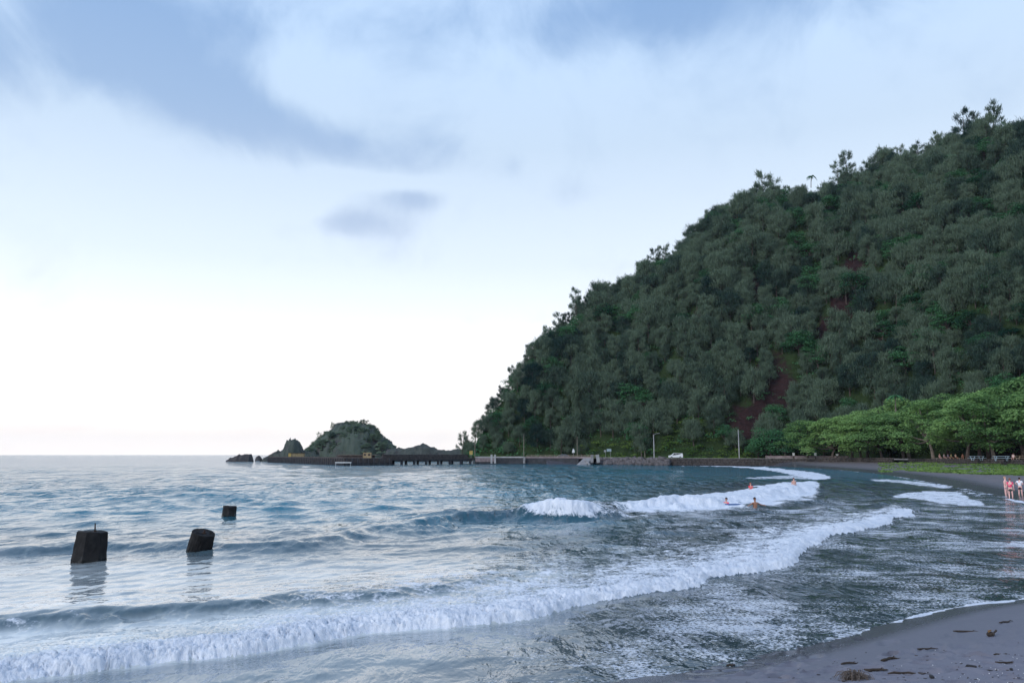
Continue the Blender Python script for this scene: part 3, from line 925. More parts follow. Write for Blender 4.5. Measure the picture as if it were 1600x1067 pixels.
def zone_label(qx, qy, s_, kind, f_=None):
    look = {'iron': 'feathery grey green ironwood', 'spire': 'thin wispy ironwood', 'tier': 'dark layered broad-leaved tree'}[kind]
    if s_ > 0.93: where = 'on the hill skyline'
    elif abs(qx - 1205) < 75 and 540 < qy < 700: where = 'beside the bare red scar'
    elif abs(qx - 1320) < 45 and 400 < qy < 540: where = 'beside the high red gully'
    elif qy > 620: where = 'at the hill foot'
    elif s_ > 0.62: where = 'on the upper slope'
    elif s_ > 0.35: where = 'on the middle slope'
    else: where = 'on the lower slope'
    over = 'over the last picnic table'
    for lim, wd_ in ((770, 'over the wharf root'), (800, 'over the white buttresses'), (840, 'over the grey pole on the seawall'), (890, 'over the dark parked car'), (918, 'over the pointed white sign'), (942, 'over the ramp pillars'),
                     (975, 'over the blue grey sign'), (1035, 'over the street lamp'), (1085, 'over the white van'), (1130, 'between white van and tall bare pole'), (1180, 'over the tall bare pole'), (1225, 'over the end of the pink wall'), (1258, 'over the first marker post'),
                     (1291, 'over the middle marker post'), (1340, 'over the last marker post'), (1390, 'over the straight brown trunk'), (1440, 'over the yellow flag'), (1500, 'over the seated picnickers'), (1545, 'over the first blue table'), (1582, 'over the pale curved trunk')):
        if qx < lim: over = wd_; break
    where = where + ' ' + over
    size = '' if f_ is None else ('big ' if f_ > 0.93 else ('small ' if f_ < 0.72 else ''))
    lab_ = size + look + ' ' + where
    return lab_ if len(lab_.split()) <= 16 else look + ' ' + where


items = []
for (px, s_, x, y, z, qx, qy) in cand:
    r_ = rnd.random()
    kind = 'iron'
    if s_ > 0.88 and r_ < 0.58: kind = 'spire'
    elif s_ < 0.9 and r_ < (0.26 if (px > 1250 or s_ > 0.55) else 0.12): kind = 'tier'
    elif px > 1120 and s_ > 0.6 and r_ < 0.45: kind = 'tier'
    v = rnd.randrange(len(protos[kind]))
    f = rnd.uniform(0.6, 1.15)
    if s_ > 0.9: f *= 0.72 if kind == 'iron' else (1.0 if kind == 'spire' else 0.6)
    if kind == 'tier': f *= 0.8
    if px < 800: f *= 0.75
    items.append((kind, v, x, y, z, rnd.uniform(0, 2 * PI), f, qx, qy, s_, px))
fringe0 = len(items)
for k in range(56):
    px = 745 + (1635 - 745) * (k + rnd.uniform(-.4, .4)) / 55; s_ = rnd.uniform(0.90, 0.98)
    x, y, z = [float(q) for q in hill_xyz(px, s_)]
    _, qx, qy = bare(np.array([px]), np.array([s_]))
    kd = 'spire' if rnd.random() < .75 else 'iron'
    items.append((kd, rnd.randrange(3), x, y, z - rnd.uniform(-.3, 1.0), rnd.uniform(0, 2 * PI), rnd.uniform(.7, 1.15) * (0.75 if px < 820 else 1), float(qx[0]), float(qy[0]), 0.95, px))
big = [i for i, it in enumerate(items) if not hidden(it[7], it[8]) and it[9] < 1.03]
big.sort(key=lambda i: -(items[i][6] / math.hypot(items[i][2], items[i][3]) * (1.5 if items[i][9] > 0.9 else 1.0)))
ind = set([b_i for b_i in big if b_i < fringe0][:215]) | set(range(fringe0, len(items)))
NM = {'iron': 'ironwood_tree', 'spire': 'wispy_ironwood_tree', 'tier': 'layered_forest_tree'}
rest = {}
firsts = {}
for i, (kind, v, x, y, z, rz, f, qx, qy, s_, px) in enumerate(items):
    if i in ind:
        o = place_tree(kind, v, (x, y, z - 0.3), rz, (f * rnd.uniform(.9, 1.12), f * rnd.uniform(.9, 1.12), f), zone_label(qx, qy, s_, kind, f), 'trees covering the hill', NM[kind])
        firsts.setdefault((kind, v), o)
    else:
        rest.setdefault((kind, v), []).append((x, y, z - 0.3, rz, f))

# the rest of the wood: points that instance the same trees
host = bpy.data.meshes.new('hill_forest')
PTS = []; RZ = []; SCL = []; IDX = []
keys = sorted(rest)
for ki, k in enumerate(keys):
    for (x, y, z, rz, f) in rest[k]:
        PTS.append((x, y, z)); RZ.append(rz); SCL.append(f); IDX.append(ki)
host.from_pydata(PTS, [], [])
for nm, arr, ty in (('rz', RZ, 'FLOAT'), ('sc', SCL, 'FLOAT'), ('kind_id', IDX, 'INT')):
    a = host.attributes.new(nm, ty, 'POINT'); a.data.foreach_set('value', arr)
forest = link('hill_forest', host)
tag(forest, 'dense ironwood forest filling the hill between the nearer trees', 'forest', kind='stuff')
ng = bpy.data.node_groups.new('forest', 'GeometryNodeTree')
ng.interface.new_socket('Geometry', in_out='INPUT', socket_type='NodeSocketGeometry')
ng.interface.new_socket('Geometry', in_out='OUTPUT', socket_type='NodeSocketGeometry')
gi = ng.nodes.new('NodeGroupInput'); go = ng.nodes.new('NodeGroupOutput'); jn = ng.nodes.new('GeometryNodeJoinGeometry')
def nattr(name, typ):
    n_ = ng.nodes.new('GeometryNodeInputNamedAttribute'); n_.data_type = typ; n_.inputs[0].default_value = name; return n_.outputs[0]
a_rz = nattr('rz', 'FLOAT'); a_sc = nattr('sc', 'FLOAT'); a_id = nattr('kind_id', 'INT')
cmbx = ng.nodes.new('ShaderNodeCombineXYZ'); ng.links.new(a_rz, cmbx.inputs[2])
for ki, k in enumerate(keys):
    if k in firsts: root = firsts[k]
    else:
        root = place_tree(k[0], k[1], rest[k][0][:3], 0, rest[k][0][4], zone_label(1500, 400, 0.7, k[0]), 'trees covering the hill', NM[k[0]])
        firsts[k] = root
    cmp_ = ng.nodes.new('FunctionNodeCompare'); cmp_.data_type = 'INT'; cmp_.operation = 'EQUAL'
    ng.links.new(a_id, cmp_.inputs['A'] if 'A' in cmp_.inputs and cmp_.inputs['A'].enabled else cmp_.inputs[2])
    [s_i for s_i in cmp_.inputs if s_i.enabled][1].default_value = ki
    for ch in root.children:
        oi = ng.nodes.new('GeometryNodeObjectInfo'); oi.transform_space = 'ORIGINAL'; oi.inputs[0].default_value = ch; oi.inputs['As Instance'].default_value = True
        ip = ng.nodes.new('GeometryNodeInstanceOnPoints')
        ng.links.new(gi.outputs[0], ip.inputs['Points']); ng.links.new(cmp_.outputs[0], ip.inputs['Selection'])
        ng.links.new(oi.outputs['Geometry'], ip.inputs['Instance'])
        ng.links.new(cmbx.outputs[0], ip.inputs['Rotation']); ng.links.new(a_sc, ip.inputs['Scale'])
        ng.links.new(ip.outputs[0], jn.inputs[0])
ng.links.new(jn.outputs[0], go.inputs[0])
md = forest.modifiers.new('forest', 'NODES'); md.node_group = ng


# ------------------------------------------------------------------ undergrowth, vines (one mass)
def clump_cloud(name, centers, radii, per, size, mat, flat, seed):
    r = np.random.default_rng(seed)
    n = len(centers) * per
    C = np.repeat(np.array(centers), per, 0); Rr = np.repeat(np.array(radii), per, 0)
    d = unit(r.normal(0, 1, (n, 3))); d[:, 2] = np.abs(d[:, 2])
    P0 = C + d * Rr * (0.6 + 0.45 * r.random((n, 1)))
    nrm = unit(d * (1 - flat) + np.array([0, -0.2, flat]) + r.normal(0, 0.4, (n, 3)))
    a = unit(np.cross(nrm, r.normal(0, 1, (n, 3)))); b = np.cross(nrm, a)
    s = size * r.uniform(0.6, 1.4, (n, 1))
    V = np.stack([P0 - a * s, P0 - b * s * .6, P0 + a * s, P0 + b * s * .6], 1).reshape(-1, 3)
    return mesh_np(name, V, np.arange(n * 4).reshape(-1, 4), mat)


cs, rs = [], []
for i in range(1500):
    px = rnd.uniform(735, 1640); s_ = rnd.random() * 1.02
    b1, qx, qy = bare(np.array([px]), np.array([s_]))
    if b1[0] > 0.3 and rnd.random() > 0.6: continue
    x, y, z = [float(q) for q in hill_xyz(px, s_)]
    cs.append((x, y, z + .3)); q = rnd.uniform(1.6, 3.2); rs.append((q, q, q * .7))
tag(link('undergrowth', clump_cloud('undergrowth', cs, rs, 34, 0.32, m_iron_dk, 0.5, 5)), 'dark scrub growing between the trunks on the hill', 'undergrowth', kind='stuff')
cs, rs = [], []
for i in range(620):
    px = rnd.uniform(900, 1250); s_ = rnd.random() * 0.42
    b1, qx, qy = bare(np.array([px]), np.array([s_])); qy = float(qy[0])
    toe = float(np.interp(px, [900, 940, 1000, 1060, 1120, 1180, 1260], [706, 698, 690, 668, 648, 688, 706]))
    if b1[0] > 0.5 or qy < toe - 8: continue
    x, y, z = [float(q) for q in hill_xyz(px, s_)]
    cs.append((x, y - rnd.uniform(0, 1.5), z + .1)); q = rnd.uniform(1.0, 2.4); rs.append((q * 1.4, q, q * .6))
for i in range(90):
    px = rnd.uniform(760, 1240); x, y, z = [float(q) for q in hill_xyz(px, 0.0)]
    cs.append((x, y - rnd.uniform(0.5, 3), 2.3)); q = rnd.uniform(.6, 1.3); rs.append((q * 1.5, q, q * .8))
tag(link('hillside_vines', clump_cloud('hillside_vines', cs, rs, 60, 0.26, m_vine, 0.45, 6)), 'bright green creepers and grass on the slope above the shore road', 'vines', kind='stuff')

# one round bright bush against the red scar
bpos = hill_xyz(1197, 0.17)
me = leaves(np.array([(0, 0, 1.6), (1.2, 0, 1.3), (-1.1, .2, 1.9)]), np.array([(1.7, 1.7, 1.5)] * 3), 900, 0.2, np.random.default_rng(9), m_kam, 0.4, 'foliage')
bush = empty('round_bush', tuple(float(q) for q in bpos)); link('foliage', me, bush)
MB().tube([(0, 0, -.5), (0, 0, .8), (.3, 0, 1.4)], [.12, .1, .05], 6).build('stem', m_bark, bush)
tag(bush, 'round bright green bush in front of the bare red scar', 'bush')

# ------------------------------------------------------------------ islet and sea rocks
m_rock = None
m_lava, t = newmat('lava_rock')
P = t.n('ShaderNodeNewGeometry').outputs['Position']
ln = t.noise(P, 0.5, 8, 0.65); l2 = t.noise(P, 0.15, 3, 0.5)
sepn = t.n('ShaderNodeSeparateXYZ', Vector=t.n('ShaderNodeNewGeometry').outputs['Normal'])
rc = t.mix(t.mapr(ln, 0.35, 0.7), (0.022, 0.021, 0.024), (0.070, 0.062, 0.060))
av = t.n('ShaderNodeAttribute', {'attribute_name': 'veg'}).outputs['Fac']
rc = t.mix(t.m('MULTIPLY', t.mapr(l2, 0.3, 0.55), av), rc, (0.055, 0.075, 0.055))
lb = t.n('ShaderNodeBump', Strength=0.9, Distance=0.5, Height=ln)
lp = t.n('ShaderNodeBsdfPrincipled', Base__Color=rc, Roughness=0.85, Normal=lb.outputs[0])
t.n('ShaderNodeOutputMaterial', Surface=lp.outputs[0])


def islet(name, Yc, prof, depth, nx=90, ny=36, veg=0.0, rough=1.0, seed=0):
    """prof: (px, py) outline of the crest; the body falls away in front and behind"""
    p0, p1 = prof[0][0], prof[-1][0]
    xs = np.linspace(atY(p0, Yc), atY(p1, Yc), nx)
    pxs = np.linspace(p0, p1, nx)
    zs = np.array([max(-1.5, zat(p, I(prof, p), Yc)) for p in pxs])
    vs = np.linspace(-1, 1, ny)
    Xg, Vg = np.meshgrid(xs, vs, indexing='ij'); Zg = np.repeat(zs[:, None], ny, 1)
    pr = np.cos(np.abs(Vg) ** 1.3 * PI / 2) ** 0.8
    Yg = Yc + Vg * depth * (0.4 + 0.6 * (Zg + 1.5) / (zs.max() + 1.5))
    n = sample(T_A, Xg + seed * 37, Yg + Zg, 45) * 0.9 + sample(T_B, Xg + seed * 11, Yg * 1.3, 22) * 0.45
    Zg = -1.5 + (Zg + 1.5) * pr + n * rough * np.minimum(1, (Zg + 1.5) / 4) * (0.35 + 0.65 * (np.abs(Vg) > 0.12))
    me = mesh_np(name, np.stack([Xg, Yg, Zg], -1).reshape(-1, 3), grid_faces(nx, ny), m_lava, False, {'veg': np.full(Xg.size, veg)})
    if me.polygons[ny * nx // 2].normal.z < 0: me.flip_normals()
    return me, (xs, zs, pxs)


me_i, isl = islet('wooded_islet', 455, [(470, 712), (482, 704), (493, 695), (504, 686), (513, 677), (523, 669), (536, 664), (552, 664), (566, 661), (578, 667), (588, 675), (598, 685), (607, 693), (617, 700), (629, 706), (642, 712)], 26, veg=1.0)
tag(link('wooded_islet', me_i), kind='structure')
me_i, _ = islet('sea_stack', 430, [(412, 714), (422, 708), (432, 705), (440, 705), (446, 699), (450, 691), (457, 687), (463, 689), (469, 697), (474, 703), (482, 703), (490, 706), (500, 712)], 12, veg=0.7, seed=3)
tag(link('sea_stack', me_i), kind='structure')
me_i, _ = islet('rocky_point', 440, [(596, 712), (608, 702), (618, 701), (630, 703), (640, 699), (652, 697), (662, 695), (672, 698), (684, 703), (696, 705), (712, 702), (726, 703), (742, 712)], 14, veg=0.5, seed=5, rough=0.5)
tag(link('rocky_point', me_i), kind='structure')
me_i, _ = islet('rock', 420, [(355, 719), (362, 715), (371, 712), (374, 708.5), (377, 710.5), (386, 709.5), (392, 710.5), (395, 719)], 5, 50, 16, seed=7, rough=0.5)
tag(link('sea_rock', me_i), 'flat dark lava rock standing in the open sea off the wharf end', 'rock')
me_i, _ = islet('rock', 470, [(400, 716), (402, 713), (405, 711.5), (407, 713), (409, 716)], 3, 30, 12, seed=8, rough=0.3)
tag(link('sea_rock', me_i), 'tiny dark rock awash in the sea beside the wharf end', 'rock')

for i in range(58):
    px = rnd.uniform(490, 606)
    ii = int(np.argmin(abs(isl[2] - px)))
    v = rnd.uniform(-0.92, 0.05)
    x = float(isl[0][ii]); y = 455 + v * 22; z = float(isl[1][ii]) * (math.cos(abs(v) ** 1.3 * PI / 2) ** 0.8) - 1.5
    k = 'spire' if (abs(px - 520) < 14 or abs(px - 563) < 12 or px > 585) and v > -0.2 else 'iron'
    lab = 'wispy ironwood on the crest of the small islet beyond the wharf' if k == 'spire' else 'small grey green ironwood on the flank of the islet beyond the wharf'
    place_tree(k, rnd.randrange(3), (x, y, z), rnd.uniform(0, 6), (rnd.uniform(0.42, 0.6), rnd.uniform(0.42, 0.6), rnd.uniform(0.24, 0.36)), lab, 'trees on the small islet', NM[k])
ci, ri_ = [], []
for i in range(170):
    px = rnd.uniform(484, 616); ii = int(np.argmin(abs(isl[2] - px))); v = rnd.uniform(-0.95, 0.3)
    zz_ = -1.5 + (float(isl[1][ii]) + 1.5) * (math.cos(abs(v) ** 1.3 * PI / 2) ** 0.8)
    if zz_ < 2: continue
    ci.append((float(isl[0][ii]), 455 + v * 24, zz_)); q_ = rnd.uniform(.8, 1.7); ri_.append((q_, q_, q_ * .6))
tag(link('islet_scrub', clump_cloud('islet_scrub', ci, ri_, 60, 0.4, m_iron, 0.4, 8)), 'grey green scrub covering the small islet beyond the wharf', 'scrub', kind='stuff')
# crest silhouettes of the islet
for px, top in [(519, 657), (524, 661), (531, 659), (556, 657), (563, 655), (570, 661), (588, 668), (498, 676)]:
    x = atY(px, 452); z = zat(px, top, 452) - 6.0
    place_tree('spire', rnd.randrange(3), (x, 452, z), rnd.uniform(0, 6), 0.45, 'wispy ironwood on the crest of the small islet beyond the wharf', 'trees on the small islet', NM['spire'])
x = atY(458, 430); place_tree('iron', 2, (x, 428, zat(458, 690, 430) - 2.5), 1, (0.42, 0.42, 0.3), 'low bush-like ironwood on the top of the sea stack', None, NM['iron'])
# lone tree on the seaward tip of the hill
x = atY(722, 345); place_tree('spire', 1, (x, 345, 2.0), 0.4, (1.0, 1.0, 1.02), 'lone open ironwood on the tip of the hill above the wharf root', None, NM['spire'])
x = atY(730, 346); place_tree('iron', 2, (x, 346, 1.6), 0.4, (.6, .6, 0.75), 'bushy low tree under the lone ironwood at the hill tip', None, NM['iron'])

# named skyline trees
for (px, top, Yv, kind, v, sc, lab) in [
        (1213, 275, 386, 'spire', 0, 1.5, 'tall wispy ironwood with several plumes standing above the ridge of the hill'),
        (1228, 282, 386, 'spire', 2, 1.25, 'wispy ironwood beside the tallest plumed tree on the ridge'),
        (1198, 296, 385, 'spire', 1, 1.2, 'slim ironwood just below the tallest plumed tree on the ridge'),
        (1352, 240, 384, 'spire', 1, 1.25, 'dark ragged tree alone above the ridge line, leaning seaward'),
        (1335, 258, 384, 'spire', 2, 0.9, 'small ragged tree beside the lone leaning tree on the ridge'),
        (1548, 176, 366, 'spire', 2, 1.25, 'feathery ironwood rising from the highest part of the ridge'),
        (1565, 182, 366, 'spire', 0, 1.05, 'second feathery ironwood on the highest part of the ridge'),
        (1597, 168, 362, 'spire', 1, 1.4, 'tall ironwood at the edge of the view on the ridge top'),
        (903, 455, 362, 'spire', 0, 0.95, 'small plumed ironwood breaking the seaward skyline of the hill'),
        (928, 460, 364, 'spire', 1, 0.85, 'slender ironwood uphill of the small plumed one on the seaward skyline')]:
    ht = [12, 10, 13][v] * sc
    ht *= 1.15; sc *= 1.15; z = zat(px, top, Yv) - ht * 0.98
    place_tree(kind, v, (atY(px, Yv), Yv, z), rnd.uniform(0, 6), sc, lab, None, NM[kind])

# palm on the ridge
def frond(b, p0, a, L, droop_):
    pts = []
    for i in range(8):
        f = i / 7
        pts.append(Vector((math.cos(a) * L * f, math.sin(a) * L * f, L * (0.55 * f - droop_ * f * f))) + p0)
    for i in range(7):
        d = (pts[i + 1] - pts[i]); sdv = Vector((-math.sin(a), math.cos(a), 0)) * (0.30 * math.sin(PI * (i + .7) / 8))
        for sgn in (-1, 1):
            b.add([pts[i], pts[i + 1], pts[i + 1] + sdv * sgn + Vector((0, 0, -.25)) + d * .3, pts[i] + sdv * sgn + Vector((0, 0, -.25)) + d * .3], [(0, 1, 2, 3)])


def palm(px, top, Yv, hgt, label):
    o = empty('palm_tree', (atY(px, Yv), Yv, zat(px, top, Yv) - hgt - 1.2))
    MB().tube([(0, 0, -1), (.2, 0, hgt * .5), (.5, 0, hgt)], [.22, .16, .13], 8).build('trunk', m_bark_pale, o)
    for i in range(13):
        b = MB(); frond(b, Vector((.5, 0, hgt)), i * 2.4, rnd.uniform(2.2, 2.9), rnd.uniform(.6, 1.3))
        b.build('frond', m_iron_dk, o)
    tag(o, label, 'palm')


palm(1518, 215, 372, 6, 'small palm among the trees on the highest part of the ridge')
palm(1290, 272, 386, 5, 'small palm peeking over the middle of the ridge')
palm(1403, 612, 236, 7, 'palm with pale fronds sticking out above the picnic grove')

# ------------------------------------------------------------------ shore road, walls
m_conc = simple('weathered_concrete', (0.26, 0.25, 0.25), 0.85, 0.3, 0.7, 0.4)
m_concw = simple('white_concrete', (0.38, 0.37, 0.37), 0.8, 0.15, 0.8, 0.3)
m_pink = simple('pink_grey_concrete', (0.24, 0.19, 0.19), 0.85, 0.3, 0.9, 0.4)
m_dark = simple('dark_wet_concrete_and_shade', (0.035, 0.036, 0.042), 0.6, 0.4, 0.8, 0.5)
m_asph = simple('asphalt', (0.055, 0.055, 0.06), 0.9, 0.2, 2.0, 0.3)
m_stone = simple('lava_stone', (0.060, 0.050, 0.046), 0.85, 0.45, 1.5, 0.7)
m_stone2 = simple('grey_boulder', (0.105, 0.093, 0.095), 0.85, 0.4, 1.5, 0.7)
m_wood = simple('weathered_wood', (0.26, 0.22, 0.18), 0.85, 0.25, 3.0, 0.4)
m_woodd = simple('brown_timber', (0.070, 0.056, 0.052), 0.85, 0.35, 1.2, 0.4)
m_metal = simple('galvanised_metal', (0.35, 0.36, 0.37), 0.5, 0.1, 4.0, 0.1, 0.6)
m_white = simple('white_paint', (0.75, 0.75, 0.74), 0.5, 0.06, 2.0, 0.1)
m_yel = simple('yellow_paint', (0.42, 0.30, 0.09), 0.6, 0.15, 2.0, 0.1)
m_yelb = simple('bright_yellow_cloth', (0.75, 0.70, 0.05), 0.7, 0.1, 2.0, 0.1)


def strip_between(A_, B_2, z1, z2=None, name='strip', mat=None, uvn=1):
    n = len(A_); V = [(a[0], a[1], z1) for a in A_] + [(b[0], b[1], z1 if z2 is None else z2) for b in B_2]
    F = [(i, i + 1, n + i + 1, n + i) for i in range(n - 1)]
    m_ = MB(); m_.v = V; m_.f = F
    return m_.mesh(name, mat)


def offset(poly, d):
    poly = np.asarray(poly, float); t_ = np.gradient(poly, axis=0); t_ = unit(t_); nn = np.stack([-t_[:, 1], t_[:, 0]], 1)
    return poly + nn * d


m_soil = simple('dark_brown_soil', (0.055, 0.045, 0.040), 0.95, 0.3, 0.5, 0.4)  # dark brown dirt of the terrace
Wt = catmull([tuple(p) for p in WALL], 6)
_q = offset(Wt, 0.15)
_far = np.stack([_q[:, 0] * 2.2, _q[:, 1] * 2.2], 1)
tag(link('terrace_ground', strip_between(_q, _far, 2.398, None, 'terrace_ground', m_soil)), kind='structure')
Wd = catmull([tuple(p) for p in WALL[:12]], 8)
road_line = Wd[(Wd[:, 0] / Wd[:, 1]) < atY(1420, 1.0)]
me = strip_between(offset(road_line, 4.0), offset(road_line, 10.5), 2.404, None, 'road', m_asph)
tag(link('road', me), kind='structure')
me = strip_between(offset(road_line, 0.9), offset(road_line, 3.9), 2.412, None, 'grass_verge', m_vine)
tag(link('grass_verge', me), kind='structure')
kb = MB()
rl = offset(road_line, 3.95)
for i in range(0, len(rl) - 1):
    a, b = rl[i], rl[i + 1]; c = (a + b) / 2; L = np.linalg.norm(b - a)
    kb.box((c[0], c[1], 2.46), (L, 0.15, 0.13), (0, 0, math.atan2(b[1] - a[1], b[0] - a[0])))
tag(kb.build('kerb', m_conc), kind='structure')


def wall_run(px0, px1, off=0.0):
    uu = Wd[:, 0] / Wd[:, 1]; u0, u1 = atY(px0, 1.0), atY(px1, 1.0)
    us = np.unique(np.concatenate([[u0], uu[(uu > u0) & (uu < u1)], [u1]]))
    ys = np.interp(us, uu, Wd[:, 1]); q = np.stack([us * ys, ys], 1)
    return offset(q, off)


def wall_boxes(q, z0, z1, th, name, mat, parent, noise_=0.0):
    b = MB()
    for i in range(len(q) - 1):
        a, c = q[i], q[i + 1]; m_ = (a + c) / 2; L = np.linalg.norm(c - a)
        b.box((m_[0], m_[1], (z0 + z1) / 2), (L + 0.0, th, z1 - z0), (0, 0, math.atan2(c[1] - a[1], c[0] - a[0])))
    return b.build(name, mat, parent)


def blockstone(w_, h_, d_, r):
    """one squared but uneven stone"""
    b = bmesh.new(); bmesh.ops.create_cube(b, size=1.0)
    bmesh.ops.subdivide_edges(b, edges=b.edges, cuts=1, use_grid_fill=True)
    for v in b.verts:
        l = v.co.length
        v.co = v.co * (0.60 / max(l, .5)) * 0.35 + v.co * 0.75
        v.co += Vector((r.uniform(-.05, .05), r.uniform(-.05, .05), r.uniform(-.05, .05)))
        v.co = Vector((v.co.x * w_, v.co.y * d_, v.co.z * h_))
    me = bpy.data.meshes.new('stone'); b.to_mesh(me); b.free(); return me


stone_meshes = [blockstone(1, 1, 1, rnd) for _ in range(8)]
for s_ in stone_meshes: s_.materials.append(m_stone)


def stone_wall(px0, px1, zlo, zhi, label, n_ind, th=0.5, course=0.42, sw=0.9):
    q = wall_run(px0, px1)
    mid = q[len(q) // 2]
    root = empty('stone_wall', (0, 0, 0))
    wall_boxes(q, zlo - 0.6, zhi - 0.08, th, 'core', m_dark, root)
    # courses of stones along the run
    seg = np.linalg.norm(np.diff(q, axis=0), axis=1); cum = np.concatenate([[0], np.cumsum(seg)])
    place = []
    nco = max(2, int((zhi - zlo) / course))
    for c in range(nco):
        s0 = rnd.uniform(0, .4)
        while s0 < cum[-1] - 0.4:
            L = sw * rnd.uniform(.7, 1.5)
            m_ = s0 + L / 2
            x = float(np.interp(m_, cum, q[:, 0])); y = float(np.interp(m_, cum, q[:, 1]))
            j = min(np.searchsorted(cum, m_), len(q) - 1); a, b = q[j - 1], q[j]
            ang = math.atan2(b[1] - a[1], b[0] - a[0])
            place.append((x + math.sin(ang) * th * .5, y - math.cos(ang) * th * .5, zlo + (c + .5) * (zhi - zlo) / nco, ang, L))
            s0 += L + 0.03
    hh = (zhi - zlo) / nco
    # all stones are only two or three pixels tall here: joined as one part
    r = np.random.default_rng(int(px0)); Vs = []; Fs = []; o = 0
    for (x, y, z, ang, L) in place:
        b = stone_meshes[rnd.randrange(8)]
        v = np.array([tuple(w_.co) for w_ in b.vertices]) * np.array([L * 1.1, 0.36, hh * 1.08])
        ca, sa = math.cos(ang), math.sin(ang)
        v = np.stack([v[:, 0] * ca - v[:, 1] * sa + x, v[:, 0] * sa + v[:, 1] * ca + y, v[:, 2] + z], 1)
        Vs.append(v); Fs.append(np.array([list(p.vertices) for p in b.polygons]) + o); o += len(v)
    st = link('stones', mesh_np('stones', np.concatenate(Vs), np.concatenate(Fs), m_stone, False), root); st['kind'] = 'stuff'
    tag(root, label, 'wall')
    return root


stone_wall(1036, 1284, 0.2, 2.30, 'dark lava stone seawall between the bay and the shore road', 0)
stone_wall(1284, 1396, 1.2, 2.75, 'dark lava stone wall between the beach and the picnic trees', 0)
stone_wall(1421, 1600, 1.2, 2.62, 'long low lava stone wall behind the green grass strip', 0)

# riprap of grey boulders
r_ = np.random.default_rng(4); Vs = []; Fs = []; o = 0
q = wall_run(936, 1042); seg = np.linalg.norm(np.diff(q, axis=0), axis=1); cum = np.concatenate([[0], np.cumsum(seg)])
bl_ = [blockstone(1, 1, 1, rnd) for _ in range(6)]
for i in range(230):
    m_ = rnd.uniform(0, cum[-1]); x = float(np.interp(m_, cum, q[:, 0])); y = float(np.interp(m_, cum, q[:, 1]))
    f = rnd.random(); y -= (1 - f) * 3.2; z = 0.1 + f * 2.0; sz = rnd.uniform(.5, 1.9)
    v = np.array([tuple(a.co) for a in bl_[i % 6].vertices]) * sz * np.array([1.2, 1, .8])
    Rm = np.array(Euler((rnd.uniform(-.5, .5), rnd.uniform(-.5, .5), rnd.uniform(0, 6))).to_matrix())
    v = v @ Rm.T + np.array([x, y, z]); Vs.append(v); Fs.append(np.array([list(p.vertices) for p in bl_[i % 6].polygons]) + o); o += len(v)
tag(link('boulder_bank', mesh_np('boulder_bank', np.concatenate(Vs), np.concatenate(Fs), m_stone2)), 'bank of grey boulders between the boat ramp and the stone seawall', 'boulders', kind='stuff')

# concrete seawall from the wharf to the ramp
sw_ = empty('concrete_seawall')
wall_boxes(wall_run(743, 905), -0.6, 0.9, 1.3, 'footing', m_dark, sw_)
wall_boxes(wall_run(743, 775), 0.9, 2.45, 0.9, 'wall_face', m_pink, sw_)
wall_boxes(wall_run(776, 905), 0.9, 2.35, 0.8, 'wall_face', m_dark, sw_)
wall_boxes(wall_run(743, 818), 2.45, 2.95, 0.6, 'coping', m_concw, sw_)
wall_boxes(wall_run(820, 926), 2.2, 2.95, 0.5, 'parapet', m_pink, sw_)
for px in (768, 773.5):
    MB().box((atY(px, 313.5), 313.5, 2.0), (0.75, 0.9, 3.4)).build('buttress', m_concw, sw_)
MB().box((atY(819, 313), 313, 1.6), (0.8, 0.8, 2.6)).build('buttress', m_conc, sw_)
tag(sw_, 'long concrete seawall with a pale coping between the wharf and the boat ramp', 'seawall')

rampo = empty('boat_ramp')
a, b = atY(902, 296), atY(934, 294)
a, b, a2, b2 = atY(912, 299), atY(926, 299), atY(899, 288), atY(914, 288)
m_ = MB(); m_.add([(a2, 288, -0.3), (b2, 288, -0.3), (b, 299, 2.41), (a, 299, 2.41), (a2, 288, -1), (b2, 288, -1), (b, 299, -1), (a, 299, -1)],
                  [(0, 1, 2, 3), (4, 7, 6, 5), (0, 4, 5, 1), (1, 5, 6, 2), (2, 6, 7, 3), (3, 7, 4, 0)])
m_.build('slab', m_conc, rampo)
MB().box((atY(917.5, 292), 292, .95), (.5, 9, .5), (0.2, 0, 0.1)).build('kerb', m_conc, rampo)
tag(rampo, 'sloping concrete boat ramp running into the water past the seawall', 'ramp')
for px, lean_, lab in ((925, 0.04, 'upright pale concrete pillar at the head of the boat ramp'), (934, -0.16, 'leaning white concrete pillar at the head of the boat ramp')):
    p = MB().box((0, 0, 0.3), (0.95, 0.9, 2.9), (0, lean_, 0), 1.3 if lean_ < 0 else 0.9).build('gate_pillar', m_concw if lean_ < 0 else m_conc, None, False, (atY(px, 291), 291, 1.95))
    tag(p, lab, 'pillar')
# pale low kerb wall east of ramp
lw = wall_boxes(wall_run(940, 984, 0.9), 2.40, 2.72, 0.3, 'low_wall', m_conc, None)
tag(lw, 'low pale kerb wall on top of the boulder bank', 'wall')

# railing
rail = empty('guard_rail')
q = wall_run(822, 926, 1.2)
seg = np.linalg.norm(np.diff(q, axis=0), axis=1); cum = np.concatenate([[0], np.cumsum(seg)])
for i in range(18):
    m_ = cum[-1] * i / 17; x = float(np.interp(m_, cum, q[:, 0])); y = float(np.interp(m_, cum, q[:, 1]))
    MB().box((x, y, 3.0), (.14, .14, 1.2)).build('post', m_wood, rail)
for z in (3.55, 3.1): wall_boxes(q, z - .05, z + .05, 0.06, 'rail', m_wood, rail)
tag(rail, 'wooden railing along the road above the concrete seawall', 'railing')

